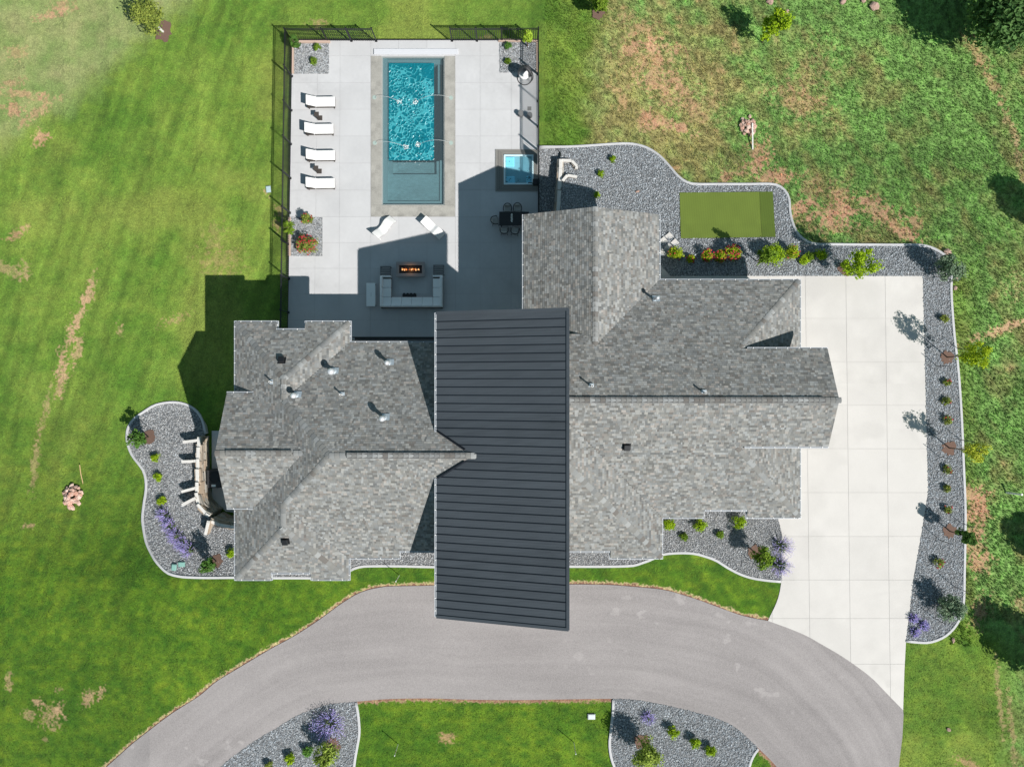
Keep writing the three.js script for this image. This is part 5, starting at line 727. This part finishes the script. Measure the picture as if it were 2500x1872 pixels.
const NP = 'lime mounds in the terrace planters', D2 = { bed: false, size: 0.06, n: 480 };
shrub(777, 122, 9.5, MID, 'small green mound in the north western planter, the upper one', { ...D2, grp: NP }); shrub(769, 155, 10, MID, 'small green mound in the north western planter, the lower one', { ...D2, grp: NP });
shrub(1240.5, 119, 10, GREEN.map((c) => c.map((k) => k * 1.4)), 'dark green mound in the north eastern planter', { ...D2, grp: NP }); shrub(1240, 155.5, 9, MID, 'lime mound beside the egg chair in the north eastern planter', { ...D2, grp: NP });
shrub(755, 540, 14, OLIVE, 'tall olive shrub in the western planter above the red roses', { bed: false, h: 1.6, n: 700, red: 12 }); shrub(753, 601, 24, OLIVE, 'large red flowering rose bush in the western planter', { bed: false, n: 1300, red: 75, name: 'rose_bush' });
for (const [x, y, l] of [[1497, 389, 'northernmost lime mound in the gravel by the stone wall'], [1467, 425, 'middle lime mound in the gravel by the stone wall'], [1457, 478, 'lime mound in the gravel close to the gable apex']]) shrub(x, y, 8.5, LIME.map((c) => [c[0] * 0.8, c[1] * 0.85, c[2]]), l, { size: 0.06, n: 460 });
for (const [x, y, r, red, l] of [[1649, 619, 15, 14, 'rose bush next to the stepping stones'], [1686, 632, 9, 16, 'small red rose bush half in shade beside the stepping stones'], [1727, 623, 13, 70, 'first red rose bush of the row north of the garage'], [1758, 626, 12, 60, 'middle red rose bush of the row north of the garage'], [1787, 618, 17, 110, 'last and fullest red rose bush of the row north of the garage'], [1932, 616, 15, 14, 'green bush with a few dark red roses north of the drive']]) shrub(x, y, r * 1.12, LIME.map((c) => [c[0], c[1] * 0.9, c[2]]), l, { name: 'rose_bush', n: 750, red: red * 0.5 | 0, size: 0.08 });
tree([1846, 638], { h: 3.3, r: 0.65, lo: 0.5, c: MID, n: 700, loose: 0.8, size: 0.11 }, 'loose green sapling left of the large lime bush, its shadow on the turf'); shrub(1885, 622, 25, LIME, 'large lime bush north of the garage', { n: 1400, h: 0.8 }); shrub(1962, 634, 12, LIME, 'low lime shrub left of a pair north of the drive', { n: 420, h: 0.7 }); shrub(1976, 626, 12, MID, 'low green shrub between two lime shrubs north of the drive', { n: 420, h: 0.7 }); shrub(2004, 622, 14, LIME, 'low lime shrub right of a pair north of the drive', { n: 460, h: 0.7 });
for (const [x, y, r, w, red] of [[2304, 779, 11, 'northernmost small shrub in the eastern bed', 0], [2311, 933, 9, 'small rose shrub just below the yellow green tree in the eastern bed', 6], [2309, 979, 10, 'second small shrub below the yellow green tree in the eastern bed', 4], [2311, 1025, 11, 'small shrub just above the pale yellow tree in the eastern bed', 8], [2312, 1146, 10, 'small red tipped shrub below the pale yellow tree', 8], [2310, 1192, 9, 'low yellowish shrub midway down the eastern bed', 3], [2312, 1242, 10, 'small shrub above the slim dark tree in the eastern bed', 8], [2290, 1373, 12, 'small red flowered shrub above the southern evergreen', 14]]) shrub(x, y, r, OLIVE, w, { grp: 'small shrubs down the eastern bed', n: 260, red: red >> 1, size: 0.075, h: 0.9 });
for (const [x, y, r, c, l] of [[1634, 1279, 15, LIME, 'lime bush in the corner of the front eaves, leftmost of three'], [1707, 1281, 16, LIME, 'lime bush by the eaves, middle one of three'], [1802, 1273, 17.5, LIME, 'lime bush by the eaves, rightmost and largest of three'], [1670, 1309, 9.5, MID, 'dark green mound below the left lime bush by the eaves'], [1755, 1304, 9.5, MID, 'dark green mound below and between two lime bushes by the eaves']]) shrub(x, y, r, c, l, { n: 650, size: 0.075, bed: true });
for (const [x, y, l] of [[380, 1116, 'lime mound in the western bed, northernmost of three'], [386, 1165, 'lime mound in the western bed, middle of three'], [395, 1222, 'lime mound at the head of the lavender row in the western bed'], [565, 1350, 'lime bush half hidden under the western eave']]) shrub(x, y, 11, LIME, l, { n: 500, size: 0.065 });
for (const [x, y, r, c, l] of [[710, 1850, 12, LIME, 'lime bush at the lower left near the road'], [752, 1831, 12, GREEN.map((q) => q.map((k) => k * 1.7)), 'green bush beside the yellow green tree at the lower left'], [1643, 1784, 14, LIME, 'lime bush in the right island, nearest the road'], [1695, 1809, 14, LIME, 'lime bush in the right island, middle of three'], [1733, 1829, 13, LIME, 'lime bush in the right island, rightmost of three'], [657, 1868, 9, OLIVE, 'small reddish shrub at the lower edge near the road']]) shrub(x, y, r, c, l, { n: 560, size: 0.075, h: 1.1 });
[[403, 1256], [417, 1284], [430, 1308], [446, 1326], [463, 1340]].forEach(([x, y], i) => lavender(x, y, 24, ['first', 'second', 'third', 'fourth', 'last'][i] + ' clump from the north in the lavender row of the western bed', 'lavender row in the western bed', [-0.45, 0.1]));
lavender(1907, 1333, 32, 'upper lavender clump overhanging the drive by the front bed', null, [0.3, 0]); lavender(1903, 1379, 31, 'lower lavender clump overhanging the drive by the front bed', null, [0.3, 0.1]); lavender(806, 1766, 44, 'big violet lavender clump by the road at the lower left', null, [-0.1, 0.1]); lavender(1583, 1750, 19, 'small lavender clump in the right island', null);
[[2233, 1510, 'upper'], [2258, 1528, 'right'], [2236, 1543, 'lower']].forEach(([x, y, w]) => lavender(x, y, 14, `${w} of three young lavenders in the southern tip of the eastern bed`, 'young lavenders at the tip of the eastern bed'));

// ---------------------------------------------------------------- stones, markers and covers
const rockMats = Array.from({ length: 7 }, () => { const k = rr(0.75, 1.2), w = rnd(); return mat([lerp(0.66, 0.52, w) * k, lerp(0.52, 0.29, w) * k, lerp(0.45, 0.22, w) * k], 0.95, { bumpMap: fine, bumpScale: 0.03 }); });
const rockGeos = Array.from({ length: 8 }, () => { const g = new THREE.IcosahedronGeometry(1, 1), p = g.attributes.position, s = Math.floor(rnd() * 999), sq = [rr(0.8, 1.3), rr(0.45, 0.7), rr(0.6, 1)]; for (let i = 0; i < p.count; i++) { const v = V3(p.getX(i), p.getY(i), p.getZ(i)), k = 0.78 + 0.42 * hash(Math.round(v.x * 3) + s, Math.round(v.y * 3) * 17 + Math.round(v.z * 3)); p.setXYZ(i, v.x * k * sq[0], v.y * k * sq[1], v.z * k * sq[2]); } g.computeVertexNormals(); return g; });
function pile(px, py, rx, ry, n, s, label) {
  const p = on(px, py), t = thing('rock_pile', p, label, 'rock pile');
  for (let i = 0; i < n; i++) { const a = rr(0, 6.28), f = Math.sqrt(rnd()), x = Math.cos(a) * f * rx / S, z = Math.sin(a) * f * ry / S, m = part(t, 'rock', pick(rockGeos), pick(rockMats), [x, 0.08 + (1 - f) * 0.4 + G(p.x + x, p.z + z) - p.y, z]); m.rotation.set(rr(-0.4, 0.4), rr(0, 6), rr(-0.4, 0.4)); m.scale.setScalar(s * rr(0.7, 1.3)); }
}
pile(178, 1210, 22, 28, 62, 0.17, 'pile of red rocks on the western lawn'); pile(1825, 308, 18, 24, 46, 0.15, 'pile of pinkish rocks in the rough meadow');
{ const t = thing('wooden_post', on(1833, 338), 'pale round post lying on the rock pile in the meadow', 'post'); part(t, 'post', bar(V3(-0.05, 0.5, -0.9), V3(0.1, 0.12, 0.85), 0.055, 10), M.wrap); part(t, 'end_cap', bar(V3(-0.05, 0.5, -0.93), V3(-0.05, 0.5, -0.9), 0.05, 10), M.grey); }
{ const t = thing('wooden_stick', on(200, 1160), 'thin straw coloured stick on the lawn above the red rocks', 'stick'); part(t, 'stick', tube([V3(-0.16, 0.04, -0.75), V3(-0.06, 0.06, -0.1), V3(0.12, 0.05, 0.7)], 0.035, 20, 6), mat([0.55, 0.4, 0.2], 1)); }
{ const t = thing('white_pipe', on(2462, 1202), 'short white pipe standing out of the eastern meadow', 'pipe'); part(t, 'pipe', bar(V3(-0.15, 0, 0), V3(0.25, 0.9, 0.0), 0.06, 14), M.white); part(t, 'cap', bar(V3(0.25, 0.9, 0), V3(0.27, 0.95, 0), 0.075, 14), M.white); }
for (const [x, y, l, s] of [[1880, 5, 'pale boulder at the top edge above the lone lime tree', 0.28], [2058, 3, 'flat boulder at the top edge, left of a group of three', 0.3], [2108, 2, 'small boulder at the top edge, middle of a group of three', 0.2], [2133, 17, 'largest boulder near the top edge left of the big tree', 0.34], [1920, 30, 'reddish boulder right of the lone lime tree', 0.2], [2312, 616, 'pale stone against the kerb above the north eastern evergreen', 0.26], [2333, 678, 'pale stone outside the kerb below the north eastern evergreen', 0.2], [2332, 703, 'small pale stone outside the kerb, southernmost of the corner', 0.16], [1556, 468, 'single pink stone lying in the gravel west of the turf', 0.14], [2316, 1780, 'single pale stone on the south eastern lawn', 0.15], [2327, 1562, 'tan stone outside the kerb at the southern tip of the eastern bed', 0.17]]) {
  const p = on(x, y, 0, true), t = thing('boulder', p, l, 'boulder'), m = part(t, 'stone', pick(rockGeos), rockMats[0], [0, s * 0.3, 0]); m.scale.setScalar(s); m.rotation.y = rr(0, 6);
}
for (const [x, y, w, d, a, c, l] of [[655, 462, 0.3, 0.42, 0.1, [0.42, 0.55, 0.58], 'pale blue valve box lid on the lawn beside the west fence'], [1444, 1749, 0.46, 0.32, 0, [0.62, 0.68, 0.7], 'pale rectangular utility lid on the southern lawn'], [443, 1377.5, 0.42, 0.3, 0, [0.22, 0.42, 0.38], 'green valve box lid in the western gravel, right one of two'], [424.5, 1385, 0.3, 0.42, -0.1, [0.22, 0.42, 0.38], 'green valve box lid in the western gravel, left one of two']]) {
  const t = thing('valve_box', on(x, y, 0.06, true), l, 'valve box lid', null, a); part(t, 'lid', rbox(w, 0.08, d, 0.03, 0, 0.03, 0), mat(c, 0.6)); part(t, 'frame', rbox(w + 0.06, 0.05, d + 0.06, 0.02, 0, 0.01, 0), mat(c.map((k) => k * 0.7), 0.7));
}
for (const [x, y, l] of [[972, 1816, 'slim marker pole on the southern lawn left of centre'], [1401, 1812, 'slim marker pole on the southern lawn by the right island'], [975, 1404, 'slim marker pole in the grass strip below the front eaves']]) { const t = thing('marker_pole', on(x, y), l, 'marker pole'); part(t, 'pole', bar(V3(0, -0.1, 0), V3(0, 1.5, 0), 0.022, 8), M.wrap); part(t, 'cap', new THREE.SphereGeometry(0.04, 10, 8).translate(0, 1.5, 0), M.pale); part(t, 'band', bar(V3(0, 1.0, 0), V3(0, 1.1, 0), 0.027, 8), mat([0.4, 0.12, 0.08], 0.6)); }

// rough grass standing up from the meadow and the lawn
{
  const tuft = (() => { const P = []; for (let i = 0; i < 7; i++) { const a = i * 0.9 + rr(0, 0.5), r = rr(0.2, 0.6), x = Math.cos(a) * r, z = Math.sin(a) * r, w = 0.16; P.push(-Math.sin(a) * w, 0, Math.cos(a) * w, Math.sin(a) * w, 0, -Math.cos(a) * w, x * 1.3, rr(0.6, 1), z * 1.3); } return geo(P); })();
  const m = mat(0xffffff, 1, { side: THREE.DoubleSide }), spots = [], o = [0, 0, 0];
  const avoid = [roadPoly, drivePoly, kerbNE.concat(driveRight.slice().reverse()), kerbW];
  for (let i = 0; i < 420000 && spots.length < 150000; i++) {
    const x = rr(-40, 40), z = rr(-30, 30), [px, py] = toPx(x, z); if (px < -30 || px > 2530 || py < -30 || py > 1900) continue;
    const meadow = px > 1330 && py < 640 || px > 2320 && py < 1540 + 60 * noise(px * 0.03, py * 0.03) || px > 2370 + 90 * noise(px * 0.02, py * 0.03); if (!meadow && rnd() > 0.42) continue;
    if (px > 700 && px < 1330 && py > 92 && py < 1420 || underRoof(x, z) || px > 560 && px < 2200 && py > 690 && py < 1370) continue;
    if (px > 1310 && px < 2360 && py > 345 && py < 1575 && inside(kerbNE.concat([kerbNE[kerbNE.length - 1], V2(0, 13), V2(0, -17)]), x, z)) continue;
    if (inside(roadPoly, x, z) || inside(drivePoly, x, z) || inside(kerbW, x, z) || px < 880 && py > 1700 && inside([...roadLowL.filter((p) => p.x < kerbS1[0].x), ...kerbS1], x, z) || px > 1485 && px < 1870 && py > 1690 && inside([...roadLowL.filter((p) => p.x > kerbS2[0].x && p.x < kerbS3[0].x), ...kerbS3, ...kerbS2.slice().reverse()], x, z) || px > 840 && px < 1910 && py < 1425 && py > 1200 && inside([V2(-16, 5), ...kerbF1, V2(16, 5)], x, z) || px > 850 && px < 1910 && py > 1330 && py < 1385) continue;
    groundColor(px, py, x, z, o); const bareness = o[0] / (o[1] + 1e-4); if (bareness > 1.25 && rnd() > 0.25) continue;
    spots.push([x, z, meadow, o[0], o[1], o[2]]);
  }
  const g = new THREE.InstancedMesh(tuft, m, spots.length); g.name = 'grass'; g.castShadow = g.receiveShadow = true;
  spots.forEach(([x, z, md, r, gg, b], i) => { const s = md && !(x > 31 && z > 16) ? rr(0.06, 0.13) : rr(0.035, 0.07); dummy.position.set(x, G(x, z) - 0.005, z); dummy.rotation.set(rr(-0.25, 0.25), rr(0, 6.3), rr(-0.25, 0.25)); dummy.scale.set(s * 1.1, s * (md ? 1.1 : 0.9), s * 1.1); dummy.updateMatrix(); g.setMatrixAt(i, dummy.matrix); const k = rr(1.0, 1.36) * (md && x > 31 && z > 16 ? 1.3 : 1); g.setColorAt(i, col.setRGB(r * k, gg * k, b * k)); });
  scene.add(tag(g, 'grass blades and tufts of the lawn and the rough meadow', null, null, 'stuff'));
}
renderer.render(scene, camera);
